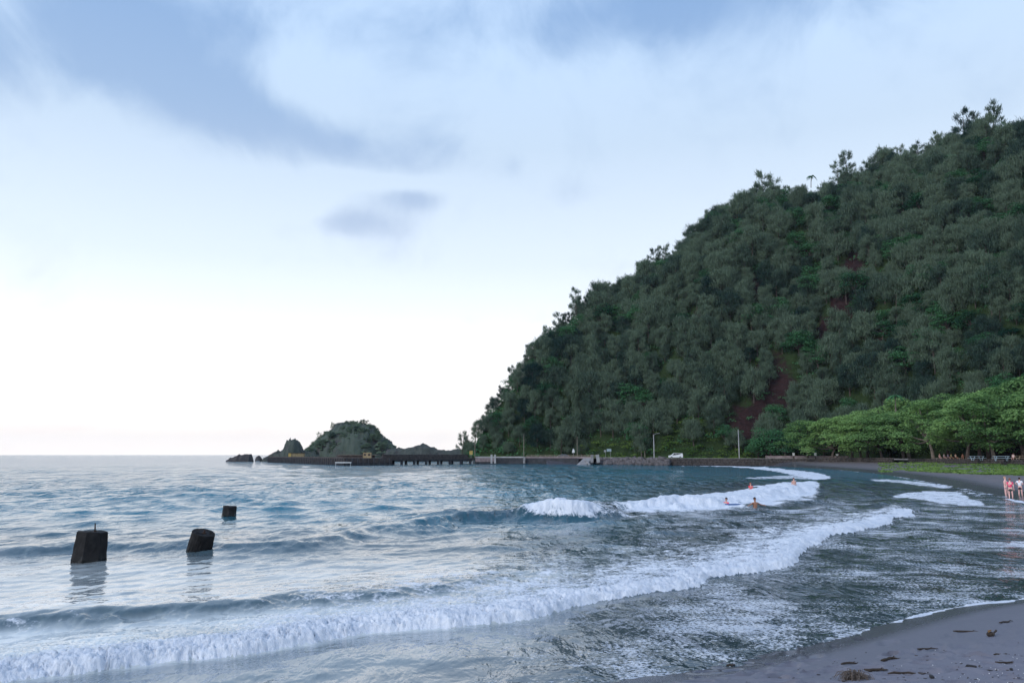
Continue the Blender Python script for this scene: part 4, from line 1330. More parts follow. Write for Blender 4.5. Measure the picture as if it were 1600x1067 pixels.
# low pinkish wall under the grove, with white marker posts
q = np.array([(atY(1196, 268), 268), (atY(1240, 263), 263), (atY(1290, 256), 256), (atY(1326, 250), 250)])
lw = empty('low_wall'); wall_boxes(q, 2.3, 3.25, 0.4, 'wall_face', m_pink, lw); wall_boxes(q, 3.25, 3.33, 0.5, 'coping', m_pink, lw)
tag(lw, 'low pinkish wall beyond the road below the leafy grove', 'wall')
for px, lab in ((1240, 'white topped marker post nearest the open end of the low pink wall'), (1274, 'white topped marker post at the middle of the low pink wall'), (1308, 'short white marker post at the grove end of the low pink wall')):
    Yv = float(np.interp(px, [1196, 1326], [264, 246]))
    o = empty('marker_post', (atY(px, Yv), Yv, 2.4))
    k = 0.6 if px == 1308 else 1.0
    MB().box((0, 0, .45), (.32, .3, 1.0)).build('stem', m_woodd, o)
    MB().box((0, 0, .95 + .45 * k), (.5, .3, .9 * k), None, 1.35).build('white_top', m_white, o)
    tag(o, lab, 'post', 'white topped posts by the low pink wall')

# beach opening: lintel between walls
op = empty('wall_opening')
q = wall_run(1396, 1421, 2.2)
wall_boxes(q, 1.2, 2.2, 0.5, 'shade_panel', m_dark, op)  # dark panel stands in for the shadow inside the opening
wall_boxes(wall_run(1396, 1421), 2.25, 2.6, 0.6, 'lintel', m_conc, op)
tag(op, 'dark drain opening under a pale lintel between the two stone walls', 'culvert')

# ------------------------------------------------------------------ wharf
wh = empty('wharf')
def prism(poly, z0, z1, name, mat, parent):
    n = len(poly); b = MB(); b.add([(x, y, z0) for x, y in poly] + [(x, y, z1) for x, y in poly],
                                    [tuple(range(n))[::-1], tuple(range(n, 2 * n))] + [(i, (i + 1) % n, n + (i + 1) % n, n + i) for i in range(n)])
    return b.build(name, mat, parent)
A1 = (atY(419, 392), 392); A2 = (atY(470, 330), 330); A3 = (atY(538, 272), 272); A4 = (atY(613, 283), 283); A5 = (atY(613, 302), 302); A6 = (atY(425, 410), 410)
prism([A1, A3, A4, A5, A6], 0.9, 2.5, 'pier_slab', m_woodd, wh)
prism([A1, A3, A4, A5, A6], -0.6, 0.9, 'pier_footing', m_dark, wh)
T1 = (atY(604, 285), 285); T2 = (atY(742, 314), 314)
dv = np.array(T2) - np.array(T1); Ld = np.linalg.norm(dv); dvn = dv / Ld; nv = np.array([-dvn[1], dvn[0]])
def along(f, off_=0.0): p = np.array(T1) + dv * f + nv * off_; return p
ang = math.atan2(dv[1], dv[0])
c = along(.5, 3)
MB().box((c[0], c[1], 2.15), (Ld, 6, 0.5), (0, 0, ang)).build('deck', m_woodd, wh)
c = along(.5, 0.3); MB().box((c[0], c[1], 1.72), (Ld, 0.5, 0.36), (0, 0, ang)).build('girder', m_dark, wh)
c = along(.5, 5.6); MB().box((c[0], c[1], 1.72), (Ld, 0.5, 0.36), (0, 0, ang)).build('girder', m_dark, wh)
c = along(.44, 0.1); MB().box((c[0], c[1], 3.05), (Ld * .96, 0.25, 1.3), (0, 0, ang)).build('parapet', m_woodd, wh)
for i, px in enumerate([617, 634.5, 651.5, 668, 685, 702, 718.5, 733]):
    f = (atY(px, 300) - T1[0]) / dv[0]
    for of in (0.3, 5.4):
        p = along(f, of)
        MB().tube([(p[0], p[1], -1), (p[0], p[1], 1.56)], .48, 10).build('pile', m_dark, wh)
    p = along(f, 2.9); MB().box((p[0], p[1], 1.42), (0.7, 5.6, 0.3), (0, 0, ang)).build('bent_cap', m_dark, wh)
# fender timbers on the pier face
fa, fb_ = np.array(A1), np.array(A3)
for i in range(44):
    p = fa + (fb_ - fa) * (i + .5) / 44
    MB().box((p[0], p[1] - .3, 1.0), (.5, .5, 2.9)).build('fender_pile', m_dark, wh)
fa, fb_ = np.array(A3), np.array(A4)
for i in range(9):
    p = fa + (fb_ - fa) * (i + .5) / 9
    MB().box((p[0], p[1] - .3, 1.0), (.45, .5, 2.8)).build('fender_pile', m_dark, wh)
# kerb rail along pier edge and shed remains
fa, fb_ = np.array(A1), np.array(A3); c = (fa + fb_) / 2; d_ = fb_ - fa
MB().box((c[0], c[1] + .4, 2.66), (np.linalg.norm(d_) * .98, .35, .32), (0, 0, math.atan2(d_[1], d_[0]))).build('edge_beam', m_woodd, wh)
c = ((atY(556, 290)), 290); MB().box((c[0], c[1], 3.0), (13, 4, 1.0)).build('loading_platform', m_woodd, wh)
MB().box((c[0] + 1, c[1], 3.56), (14, 4.6, .12)).build('platform_top', m_wood, wh)
tag(wh, 'long timber and concrete wharf on dark piles reaching out in front of the islet', 'wharf')
o = empty('cargo_container', (atY(574, 286), 286, 2.5))
MB().box((0, 0, .95), (2.9, 1.4, 1.9)).build('body', simple('ochre_crate', (0.30, 0.23, 0.13), 0.7, 0.3, 2.0), o)
for dx in (-.75, .75): MB().box((dx, -.72, 1.15), (.75, .06, .7)).build('panel', m_woodd, o)
tag(o, 'pale ochre crate with dark panels on the wharf where the trestle begins', 'crate')
o = empty('equipment_shed', (atY(464, 352), 352, 2.5))
MB().box((0, 0, .9), (6.5, 2.5, 1.8)).build('walls', simple('olive_ochre', (0.22, 0.18, 0.10), 0.8, 0.3, 1.5), o)
MB().box((-2.8, -.1, .95), (1.1, 2.6, 1.9)).build('door', m_yel, o)
MB().box((0, 0, 1.86), (6.9, 2.9, .12)).build('roof', m_woodd, o)
tag(o, 'low ochre shed on the seaward part of the wharf in front of the sea stack', 'shed')
o = empty('floating_dock', (atY(537, 270.5), 270.2, 0.0))
MB().box((0, 0, 1.05), (5.4, .5, .28)).build('platform', m_white, o)
for dx in (-2.5, 2.5): MB().box((dx, 0, .35), (.2, .3, 1.2)).build('strut', m_metal, o)
tag(o, 'white landing stage hanging low on the near corner of the wharf', 'landing stage')
o = empty('warning_sign', (atY(736, 311), 311, 2.4))
MB().tube([(0, 0, 0), (0, 0, 1.6)], .08, 6).build('post', m_metal, o)
MB().box((0, -.1, 2.0), (1.25, .08, 1.5)).build('board', m_yel, o)
tag(o, 'yellow warning board on a post where the wharf meets the land', 'sign')


# ------------------------------------------------------------------ poles, lamps, signs
def pole(px, Yv, zb, top, mat, label, arm=0, name='utility_pole', cat='pole', r=.16):
    o = empty(name, (atY(px, Yv), Yv, zb)); hgt = zat(px, top, Yv) - zb
    MB().tube([(0, 0, -.3), (0, 0, hgt * .5), (0, 0, hgt)], [r, r * .85, r * .65], 8).build('shaft', mat, o)
    if arm:
        MB().tube([(0, 0, hgt - .1), (arm * .5, 0, hgt + .3), (arm, 0, hgt + .5)], .06, 6).build('arm', m_metal, o)
        MB().box((arm + .3, 0, hgt + .48), (.8, .3, .14), (0, -.1, 0)).build('lamp_head', m_metal, o)
    tag(o, label, cat)
    return o


pole(1022, 276, 2.4, 679, m_concw, 'pale street lamp with a short curved arm beside the white van', 1.4, 'street_lamp', 'street lamp', .2)
pole(1155, 266, 2.3, 671.5, m_concw, 'tall bare pale pole on top of the stone seawall below the green slope', 0, r=.19)
pole(742, 316, 2.9, 681, m_wood, 'thin grey pole at the landward end of the wharf', 0, r=.13)
pole(818.5, 314, 2.9, 678, m_wood, 'thin grey pole rising from the middle of the concrete seawall', 0, r=.13)
pole(902, 308, 2.9, 682, m_wood, 'thin grey pole behind the railing near the boat ramp', 0, r=.13)
pole(1007.5, 290, 2.4, 704, m_wood, 'short stake in the creepers between the blue sign and the street lamp', 0, 'stake', 'stake', .12)
o = empty('road_sign', (atY(950, 296), 296, 2.4))
for dx in (-.9, .9): MB().tube([(dx, 0, 0), (dx, 0, 2.6)], .06, 6).build('post', m_metal, o)
MB().box((.4, 0, 2.9), (1.7, .06, 1.0)).build('board', simple('pale_blue_board', (0.30, 0.38, 0.42), 0.5), o)
MB().box((-1.1, 0, 2.6), (.7, .06, .8)).build('board', m_metal, o)
tag(o, 'pale blue grey sign on two posts in the creepers past the ramp pillars', 'sign')
o = empty('road_sign', (atY(896, 309), 309, 2.4))
MB().tube([(0, 0, 0), (0, 0, 2.2)], .07, 6).build('post', m_metal, o)
b = MB(); b.add([(-.5, 0, 2.0), (.5, 0, 2.0), (.42, 0, 2.9), (0, 0, 3.7), (-.42, 0, 2.9), (-.5, .06, 2.0), (.5, .06, 2.0), (.42, .06, 2.9), (0, .06, 3.7), (-.42, .06, 2.9)],
               [(0, 1, 2, 3, 4), (9, 8, 7, 6, 5), (0, 5, 6, 1), (1, 6, 7, 2), (2, 7, 8, 3), (3, 8, 9, 4), (4, 9, 5, 0)])
b.build('board', m_white, o)
tag(o, 'white pointed sign beside the thin pole behind the dark parked car', 'sign')

# ------------------------------------------------------------------ cars
m_glass = simple('car_glass', (0.02, 0.025, 0.03), 0.1, 0.1)
m_tyre = simple('tyre_rubber', (0.02, 0.02, 0.02), 0.8, 0.1)
m_red = simple('red_lamp', (0.6, 0.02, 0.02), 0.4, 0.05)


def car(loc, rz, paint, outline, glass, label, cat, name, L, lampx):
    o = empty(name, loc, rz); W_ = 1.75
    n = len(outline); b = MB()
    hw = [W_ / 2 * (0.86 if z > 1.0 else 1.0) for _, z in outline]
    b.add([(x, -h_, z) for (x, z), h_ in zip(outline, hw)] + [(x, h_, z) for (x, z), h_ in zip(outline, hw)],
          [tuple(range(n)), tuple(range(2 * n - 1, n - 1, -1))] + [(i, n + i, n + (i + 1) % n, (i + 1) % n) for i in range(n)])
    me = b.mesh('body', paint)
    bm2 = bmesh.new(); bm2.from_mesh(me); bmesh.ops.bevel(bm2, geom=bm2.edges[:], offset=.05, segments=2, affect='EDGES'); bm2.to_mesh(me); bm2.free()
    link('body', me, o)
    for g in glass:
        for sg in (-1, 1):
            gb = MB(); gb.add([(x, sg * (W_ / 2 * (.86 if z > 1.05 else .99) + .012), z) for x, z in g], [tuple(range(len(g)))])
            gb.build('side_window', m_glass, o)
    for x in (-L * .31, L * .31):
        for sg in (-1, 1):
            wh_ = MB().tube([(x, sg * .72, .33), (x, sg * .90, .33)], .33, 14).build('wheel', m_tyre, o)
            MB().tube([(x, sg * .86, .33), (x, sg * .915, .33)], .19, 10).build('rim', m_metal, wh_)
    for sg in (-1, 1):
        MB().box((lampx, sg * .72, .85), (.12, .22, .3)).build('tail_lamp', m_red, o)
        MB().box((-lampx, sg * .66, .68), (.1, .3, .16)).build('headlamp', m_white, o)
    tag(o, label, cat); return o


van = [(-2.4, .3), (2.4, .3), (2.45, .95), (2.3, 1.75), (-.6, 1.8), (-1.5, 1.1), (-2.4, .95)]
sed = [(-2.3, .3), (2.25, .3), (2.3, .9), (1.7, 1.0), (1.0, 1.42), (-.5, 1.45), (-1.3, 1.0), (-2.25, .85)]
car((atY(1055.5, 279), 279, 2.404), -0.06, simple('white_car_paint', (.78, .79, .80), .35, .03), van, [[(-.5, 1.68), (-1.3, 1.08), (0.0, 1.08), (.0, 1.68)], [(.1, 1.68), (.1, 1.08), (1.9, 1.08), (1.9, 1.66)]],
    'white van driving on the shore road with a red tail lamp', 'van', 'white_van', 4.8, 2.42)
car((atY(880, 318), 318, 2.404), 0.03, simple('blue_grey_car_paint', (.10, .12, .15), .3, .1), sed, [[(-.4, 1.38), (-1.1, 1.02), (0.1, 1.02), (.1, 1.38)], [(.2, 1.38), (.2, 1.02), (1.4, 1.02), (.95, 1.36)]],
    'dark blue grey saloon parked behind the railing above the seawall', 'car', 'parked_car', 4.6, 2.26)

# ------------------------------------------------------------------ picnic grove
gl = [(1262, 246, 0, .80, 'leafy shade tree at the road end of the grove, touching the low pink wall'),
      (1300, 238, 1, .84, 'shade tree second from the road end, its crown reaching low over the marker posts'),
      (1331, 222, 0, .88, 'shade tree with a dark double trunk near the corner of the beach wall'),
      (1345, 224, 3, .80, 'shade tree with several thin aerial trunks beside the double trunk'),
      (1378, 212, 1, .92, 'shade tree with a single straight brown trunk beside the drain opening'),
      (1412, 230, 3, .95, 'shade tree set back behind the drain opening'),
      (1458, 200, 2, .92, 'shade tree directly behind the seated picnickers'),
      (1511, 182, 0, .98, 'wide shade tree with a thick leaning brown trunk between picnickers and first blue table'),
      (1530, 200, 3, 1.0, 'shade tree with a thin leaning trunk behind the first blue table'),
      (1553, 172, 2, .90, 'shade tree with a pale curved trunk beside the middle table'),
      (1600, 182, 1, 1.05, 'big shade tree over the table at the edge of the view'),
      (1655, 168, 0, 1.05, 'shade tree just outside the edge of the view past the last table'),
      (1420, 248, 2, 1.12, 'tall shade tree rising in the back row of the grove behind the drain opening'),
      (1480, 224, 1, 1.2, 'tall shade tree in the back row of the grove behind the picnickers'),
      (1545, 214, 0, 1.22, 'tall shade tree in the back row behind the middle table'),
      (1610, 206, 2, 1.25, 'highest shade tree in the back row at the edge of the view'),
      (1355, 250, 0, .98, 'shade tree in the back row beyond the double trunk')]
for (px, Yv, v, f, lab) in gl:
    Yv = max(Yv, I(WALL_PX, px) + 6)
    place_tree('kam', v, (atY(px, Yv), Yv, 2.35), rnd.uniform(0, 6), (f * 1.18, f * 1.18, f * 1.06), lab, 'shade trees of the picnic grove', 'shade_tree')
for (px, Yv, f, lab) in [(1205, 282, 1.0, 'dark layered tree between the tall bare pole and the grove'), (1228, 278, .85, 'dark layered tree touching the first shade tree of the grove'),
                         (1185, 286, .62, 'low dark layered tree just past the tall bare pole'), (1262, 282, 1.25, 'dark layered tree rising behind the first shade trees')]:
    place_tree('tier', rnd.randrange(3), (atY(px, Yv), Yv, 2.3), rnd.uniform(0, 6), f, lab, 'dark trees by the shore road', NM['tier'])

m_tab = simple('blue_grey_table', (0.33, 0.42, 0.47), 0.6, 0.1, 2.0)
m_tan = simple('tan_table', (0.42, 0.33, 0.25), 0.7, 0.1, 2.0)


def picnic_table(px, Yv, rz, mat, label, sc=1.0):
    o = empty('picnic_table', (atY(px, Yv), Yv, 2.4), rz); o.scale = (sc, sc, sc)
    for i in range(5): MB().box((0, -.34 + .17 * i, .76), (2.4, .155, .06)).build('top_plank', mat, o)
    for sg in (-1, 1):
        MB().box((0, sg * .80, .45), (2.4, .3, .06)).build('bench', mat, o)
    for x in (-.85, .85):
        for sg in (-1, 1):
            MB().box((x, sg * .42, .38), (.1, .1, .9), (sg * -.5, 0, 0)).build('leg', mat, o)
        MB().box((x, 0, .40), (.07, 1.7, .08)).build('crossbar', mat, o)
    tag(o, label, 'picnic table', 'picnic tables under the shade trees')


picnic_table(1526, 180, .1, m_tab, 'blue grey picnic table between the thick leaning trunk and the pale curved trunk', 1.2)
picnic_table(1564, 170, -.25, m_tab, 'blue grey picnic table beside the pale curved trunk', 1.25)
picnic_table(1598, 176, .0, m_tan, 'tan picnic table at the edge of the view behind the stone wall', 1.35)

# furled yellow flag
fx, fy = at(1414, 722.5, 1.35)
o = empty('beach_flag', (fx, fy, gz(fx, fy)))
MB().tube([(0, 0, -.2), (-.12, 0, 1.3), (-.3, 0, 2.6)], .04, 6).build('pole', m_yel, o)
MB().tube([(.02, 0, .1), (-.05, 0, .7), (-.16, 0, 1.35)], [.10, .30, .07], 8).build('cloth', m_yelb, o, True)
MB().tube([(-.16, 0, 1.4), (-.22, 0, 1.9), (-.30, 0, 2.7)], [.07, .17, .02], 8).build('streamer', m_yelb, o, True)
tag(o, 'bright yellow furled flag standing in the grass below the drain opening', 'flag')

# beach grass
n = 16000
pxv = 1372 + 268 * rng.random(n) ** 0.85; pyv = rng.random(n)
GX = []; GY = []; 
top_ = I([(1352, 724), (1380, 723.5), (1400, 721.5), (1430, 721.5), (1640, 725)], pxv)
bot_ = I([(1352, 725), (1380, 727), (1410, 727), (1440, 729), (1460, 731), (1500, 735), (1560, 738), (1640, 742)], pxv)
yy = top_ + (bot_ - top_) * pyv
zz = np.full(n, 1.2)
for _ in range(3):
    pts = np.array([at(a, b, c) for a, b, c in zip(pxv, yy, zz)]); zz = ground(pts[:, 0], pts[:, 1]); zz = np.minimum(zz, 1.9)
keep = (sample(T_A, pts[:, 0], pts[:, 1], 34) + 0.5 * sample(T_B, pts[:, 0], pts[:, 1], 20) > -0.25) & (polydist(pts[:, 0], pts[:, 1], WALL)[0] < -0.4)
P0 = np.concatenate([pts, zz[:, None] - .02], 1)[keep]; n = len(P0)
D0 = rng.normal(0, .10, (n, 3)); D0[:, 2] = rng.uniform(.10, .24, n); D1 = rng.normal(0, .12, (n, 3)); D1[:, 2] = .04
V, F = strips(P0, D0, D1, rng.uniform(.2, .5, n), unit(np.cross(rng.normal(0, 1, (n, 3)), np.array([0, 0, 1.]))))
tag(link('beach_grass', mesh_np('beach_grass', V, F, m_grass)), 'bright green creeping grass on the sand below the stone wall', 'grass', kind='stuff')

# ------------------------------------------------------------------ stumps in the water
m_stump, t = newmat('old_wet_concrete')
tcn = t.n('ShaderNodeTexCoord').outputs['Object']
sn1 = t.noise(tcn, 3.5, 8, 0.65); sn2 = t.noise(t.n('ShaderNodeMapping', Vector=tcn, Scale=(6, 6, 1)).outputs[0], 2.0, 5, .6)
sc1 = t.mix(t.mapr(sn1, 0.35, 0.7), (0.007, 0.0068, 0.008), (0.020, 0.0185, 0.019))
sc1 = t.mix(t.mapr(sn2, 0.6, 0.75), sc1, (0.028, 0.020, 0.016))
ssz = t.n('ShaderNodeSeparateXYZ', Vector=tcn).outputs[2]
sc1 = t.mix(t.mapr(ssz, 0.30, 0.05), sc1, (0.008, 0.009, 0.010))
sbp = t.n('ShaderNodeBump', Strength=0.8, Distance=0.03, Height=t.m('ADD', sn1, t.m('MULTIPLY', t.noise(tcn, 30, 4, .6), .35)))
spn = t.n('ShaderNodeBsdfPrincipled', Specular__IOR__Level=0.22, Base__Color=sc1, Roughness=t.mapr(ssz, 0.05, 0.4, 0.25, 0.7), Normal=sbp.outputs[0])
t.n('ShaderNodeOutputMaterial', Surface=spn.outputs[0])
m_rust = simple('rusted_iron', (0.045, 0.025, 0.018), 0.9, 0.3, 12, .5)


def stump(px, py, sides, r0, r1, h_, tilt, rz, label, rod, chips, seed):
    x, y = at(px, py, 0.04); r = random.Random(seed)
    o = empty('mooring_stump', (x, y, 0))
    b = bmesh.new(); rings = []
    nz = 9; m = sides * 4
    M = Euler((tilt[0], tilt[1], rz)).to_matrix()
    for i in range(nz):
        f = i / (nz - 1); z = -0.8 + (h_ + .8) * f
        rr = r0 + (r1 - r0) * max(0, (z / h_))
        ring = []
        for k in range(m):
            a = 2 * PI * k / m
            seg_ = 2 * PI / sides; aa = (a % seg_) - seg_ / 2
            rad_ = rr * math.cos(seg_ / 2) / math.cos(aa) if sides < 12 else rr
            rad_ *= 1 + r.uniform(-.022, .022)
            if f > .97: rad_ *= .985
            ring.append(b.verts.new(M @ Vector((rad_ * math.cos(a), rad_ * math.sin(a), z + r.uniform(-.012, .012)))))
        rings.append(ring)
    inner_ = [b.verts.new(M @ Vector((r1 * .93 * math.cos(2 * PI * k / m) * (.95 if sides < 12 else 1), r1 * .93 * math.sin(2 * PI * k / m) * (.95 if sides < 12 else 1), h_ + .025 + r.uniform(-.01, .01)))) for k in range(m)]
    inn2 = [b.verts.new(M @ Vector((r1 * .5 * math.cos(2 * PI * k / m), r1 * .5 * math.sin(2 * PI * k / m), h_ + .02 + r.uniform(-.02, .02)))) for k in range(m)]
    rings += [inner_, inn2]
    for i in range(len(rings) - 1):
        for k in range(m):
            b.faces.new((rings[i][k], rings[i][(k + 1) % m], rings[i + 1][(k + 1) % m], rings[i + 1][k]))
    b.faces.new(rings[-1]); b.faces.new(rings[0][::-1])
    # broken rim
    for (a0, wd_, dp) in chips:
        for v in b.verts:
            lv = M.inverted() @ v.co
            aa = math.atan2(lv.y, lv.x)
            if lv.z > h_ - .25 and math.hypot(lv.x, lv.y) > r1 * .7:
                q = math.exp(-(((aa - a0 + PI) % (2 * PI) - PI) / wd_) ** 2)
                lv.z -= dp * q; lv.x *= 1 - .06 * q; lv.y *= 1 - .06 * q
                v.co = M @ lv
    me = bpy.data.meshes.new('block'); b.to_mesh(me); b.free(); me.materials.append(m_stump)
    link('block', me, o)
    p0 = M @ Vector((rod[0], rod[1], h_ - .05)); p1 = p0 + Vector((rod[3], 0, rod[2] + .05))
    MB().tube([p0, p0.lerp(p1, .5), p1], [rod[4], rod[4] * .9, rod[4] * .7], 8).build('iron_rod', m_rust, o)
    MB().tube([p0 + Vector((0, 0, .03)), p0 + Vector((0, 0, .09))], rod[4] * 1.8, 8).build('collar', m_rust, o)
    tag(o, label, 'mooring stump', 'old concrete stumps standing in the shallows')


stump(138, 876, 7, .575, .50, 1.03, (0, .055, 0), .35, 'nearest and widest tapered concrete stump with a thin iron rod upright on top', (.1, -.05, .30, -.02, .028), [(2.6, .25, .03), (-.7, .2, .03)], 1)
stump(310, 862, 24, .45, .435, .80, (0.16, .27, 0), 0, 'round concrete stump leaning over with a short bolt on its sloping top', (.05, -.05, .13, .01, .045), [(.2, .3, .05), (-2.5, .3, .04)], 2)
stump(357.5, 806, 7, .43, .405, .62, (-0.02, .05, 0), .5, 'small distant concrete stump farthest out, with an uneven angular top', (-.1, .05, .05, 0, .04), [(-1.6, .5, .08), (1.2, .4, .04)], 3)

# ------------------------------------------------------------------ debris on the sand
m_drift = simple('driftwood', (0.050, 0.038, 0.030), .9, .4, 8, .6)
m_weed = simple('dry_seaweed', (0.12, 0.095, 0.08), .8, .5, 20, .3)
m_husk = simple('brown_husk', (0.16, 0.085, 0.03), .8, .4, 12, .5)


def on_sand(px, py):
    x, y = at(px, py, 0.5)
    for _ in range(4): x, y = at(px, py, gz(x, y))
    return x, y, gz(x, y)


x, y, z = on_sand(1335, 1060)
cl = empty('seaweed_clump', (x, y, z)); b = MB(); r2 = random.Random(3)
for i in range(170):
    a = r2.uniform(0, 2 * PI); L = r2.uniform(.10, .26); hh = r2.uniform(.03, .13); p = Vector((r2.gauss(0, .05), r2.gauss(0, .04), -.01))
    e = Vector((math.cos(a), math.sin(a), 0))
    b.tube([p, p + e * L * .35 + Vector((0, 0, hh)), p + e * L * .75 + Vector((0, 0, hh * .8)), p + e * L + Vector((0, 0, -.005))], [.0035, .0035, .003, .002], 4, False)
s1 = b.build('strands', m_weed, cl); s1['kind'] = 'stuff'
b = bmesh.new(); bmesh.ops.create_icosphere(b, subdivisions=3, radius=.085)
for v in b.verts: v.co = Vector((v.co.x * 1.5, v.co.y * 1.1, v.co.z * .55)) * (1 + r2.uniform(-.12, .12))
me = bpy.data.meshes.new('root_ball'); b.to_mesh(me); b.free(); me.materials.append(m_drift); link('root_ball', me, cl)
tag(cl, 'tangled dry root clump with wiry strands on the sand at the bottom of the picture', 'root clump')


def stick(px, py, L, r0, rz, label, bend=.02, mat=None, cat='driftwood', name='driftwood_stick'):
    x, y, z = on_sand(px, py); rr = random.Random(int(px * 7)); o = empty(name, (x, y, z), rz)
    r0 = r0 * .8
    pts = [Vector((-L / 2 + L * i / 6, rr.gauss(0, bend), r0 * .55 + abs(rr.gauss(0, bend * .4)))) for i in range(7)]
    MB().tube(pts, [r0 * .55, r0, r0 * .95, r0, r0 * .8, r0 * .6, r0 * .25], 8).build('branch', mat or m_drift, o, True)
    MB().tube([pts[4], pts[4] + Vector((L * .10, L * .06, r0 * .8)), pts[4] + Vector((L * .2, L * .09, r0 * .5))], [r0 * .5, r0 * .3, r0 * .1], 6).build('twig', mat or m_drift, o, True)
    tag(o, label, cat)


stick(1511, 987, .52, .022, .05, 'thin straight dark stick lying on the smooth sand')
stick(1142, 1039, .17, .025, .45, 'short dark piece of driftwood at the edge of the swash')
stick(1448, 1014, .40, .020, .2, 'forked dark twig in the middle of the dry sand')
stick(1392, 1031, .42, .030, .35, 'crooked dark stick above the root clump')
stick(1370, 1048, .34, .030, -.05, 'thick dark stick just behind the root clump')
stick(1420, 1053, .60, .022, -.1, 'long thin dark stick beside the root clump')
stick(1574, 1037, .30, .018, -.1, 'thin dark twig near the corner of the sand')
stick(1565, 1023, .24, .018, -.2, 'small curved twig high on the sand near the corner')
stick(1328, 1037, .32, .022, .15, 'flat dark stick to the seaward side of the root clump')
stick(1572, 972, .40, .020, .35, 'slim dark twig highest on the sand by the edge of the view')
# husk with leaf
x, y, z = on_sand(1548, 992); o = empty('coconut_husk', (x, y, z), .3)
b = bmesh.new(); bmesh.ops.create_icosphere(b, subdivisions=3, radius=.055)
for v in b.verts: v.co = Vector((v.co.x * 1.5, v.co.y, v.co.z * .8 + .02)) * (1 + r2.uniform(-.08, .08))
me = bpy.data.meshes.new('shell'); b.to_mesh(me); b.free(); me.materials.append(m_drift); link('shell', me, o)
MB().add([(-.07, -.02, .05), (-.02, -.04, .09), (.03, 0, .1), (-.04, .03, .08)], [(0, 1, 2, 3)]).build('dry_leaf', m_husk, o)
MB().tube([(.05, 0, .03), (.13, .02, .05), (.17, .03, .07)], [.012, .016, .02], 6).build('stalk', m_drift, o)
tag(o, 'dark curled husk with a yellow brown leaf edge lying on the sand', 'husk')
# stones and shells: scattered bits
gb_list = [blockstone(1, 1, .7, rnd) for _ in range(4)]
m_peb = simple('pebble', (.03, .028, .03), .7, .3, 10)
m_shell = simple('white_shell', (.75, .76, .78), .4, .1, 10)
for me_ in gb_list: me_.materials.append(m_peb)
for (px, py, sz, lab) in [(1518, 1043, .085, 'rounded dark stone on the sand past the long thin stick'), (1456, 1058, .06, 'small dark stone between the long stick and the rounded stone'),
                          (1580, 1046, .05, 'little dark stone near the thin corner twig'), (1547, 1049, .05, 'brownish pebble between the rounded stone and the corner')]:
    x, y, z = on_sand(px, py); me_ = gb_list[int(px) % 4].copy()
    o = link('beach_stone', me_, None, (x, y, z + sz * .15)); o.scale = (sz * 1.5, sz, sz * .6); o.rotation_euler = (0, 0, rnd.uniform(0, 6)); tag(o, lab, 'stone')
Vs = []; Fs = []; o_ = 0
for i in range(240):
    px = rnd.uniform(1380, 1640); py = rnd.uniform(1015, 1085)
    if rnd.random() > ((px - 1340) / 260) * ((py - 1000) / 60): continue
    x, y, z = on_sand(px, py); v = np.array([tuple(a.co) for a in gb_list[i % 4].vertices]) * rnd.uniform(.004, .011) + np.array([x, y, z + .006])
    Vs.append(v); Fs.append(np.array([list(p.vertices) for p in gb_list[i % 4].polygons]) + o_); o_ += len(v)
tag(link('shell_fragments', mesh_np('shell_fragments', np.concatenate(Vs), np.concatenate(Fs), m_shell)), 'scattered tiny white shell fragments on the dark sand', 'shells', kind='stuff')
Vs = []; Fs = []; o_ = 0
for i in range(600):
    px = rnd.uniform(1120, 1640); lo = 1040 - (px - 1150) * 0.12; py = rnd.uniform(lo, 1085)
    if rnd.random() > (py - lo) / 60: continue
    x, y, z = on_sand(px, py); v = np.array([tuple(a.co) for a in gb_list[i % 4].vertices]) * rnd.uniform(.006, .018) * np.array([rnd.uniform(1, 3.5), 1, .5])
    a_ = rnd.uniform(-.5, .7); ca, sa = math.cos(a_), math.sin(a_)
    v = np.stack([v[:, 0] * ca - v[:, 1] * sa + x, v[:, 0] * sa + v[:, 1] * ca + y, v[:, 2] + z + .002], 1)
    Vs.append(v); Fs.append(np.array([list(p.vertices) for p in gb_list[i % 4].polygons]) + o_); o_ += len(v)
tag(link('beach_litter', mesh_np('beach_litter', np.concatenate(Vs), np.concatenate(Fs), m_drift)), 'small dark bits of bark and weed strewn over the sand', 'debris', kind='stuff')

# ------------------------------------------------------------------ people
def skin_mesh(name, verts, edges, radii, mat, root=0, sub=1):
    me = bpy.data.meshes.new(name); me.from_pydata([tuple(v) for v in verts], edges, []); me.update()
    o = bpy.data.objects.new(name, me); COL.objects.link(o)
    o.modifiers.new('s', 'SKIN')
    sd = me.skin_vertices[0].data
    for i, r in enumerate(radii):
        sd[i].radius = r if isinstance(r, tuple) else (r, r); sd[i].use_root = (i == root)
    o.modifiers.new('b', 'SUBSURF').levels = sub
    dg = bpy.context.evaluated_depsgraph_get()
    res = bpy.data.meshes.new_from_object(o.evaluated_get(dg)); res.name = name
    bpy.data.objects.remove(o); res.materials.clear(); res.materials.append(mat)
    for p in res.polygons: p.use_smooth = True
    return res


def lin(rgb): return S(*rgb)
cmats = {}
def cm_(name, rgb, rough=.8):
    if name not in cmats: cmats[name] = simple(name, lin(rgb), rough, .06, 8, .1)
    return cmats[name]


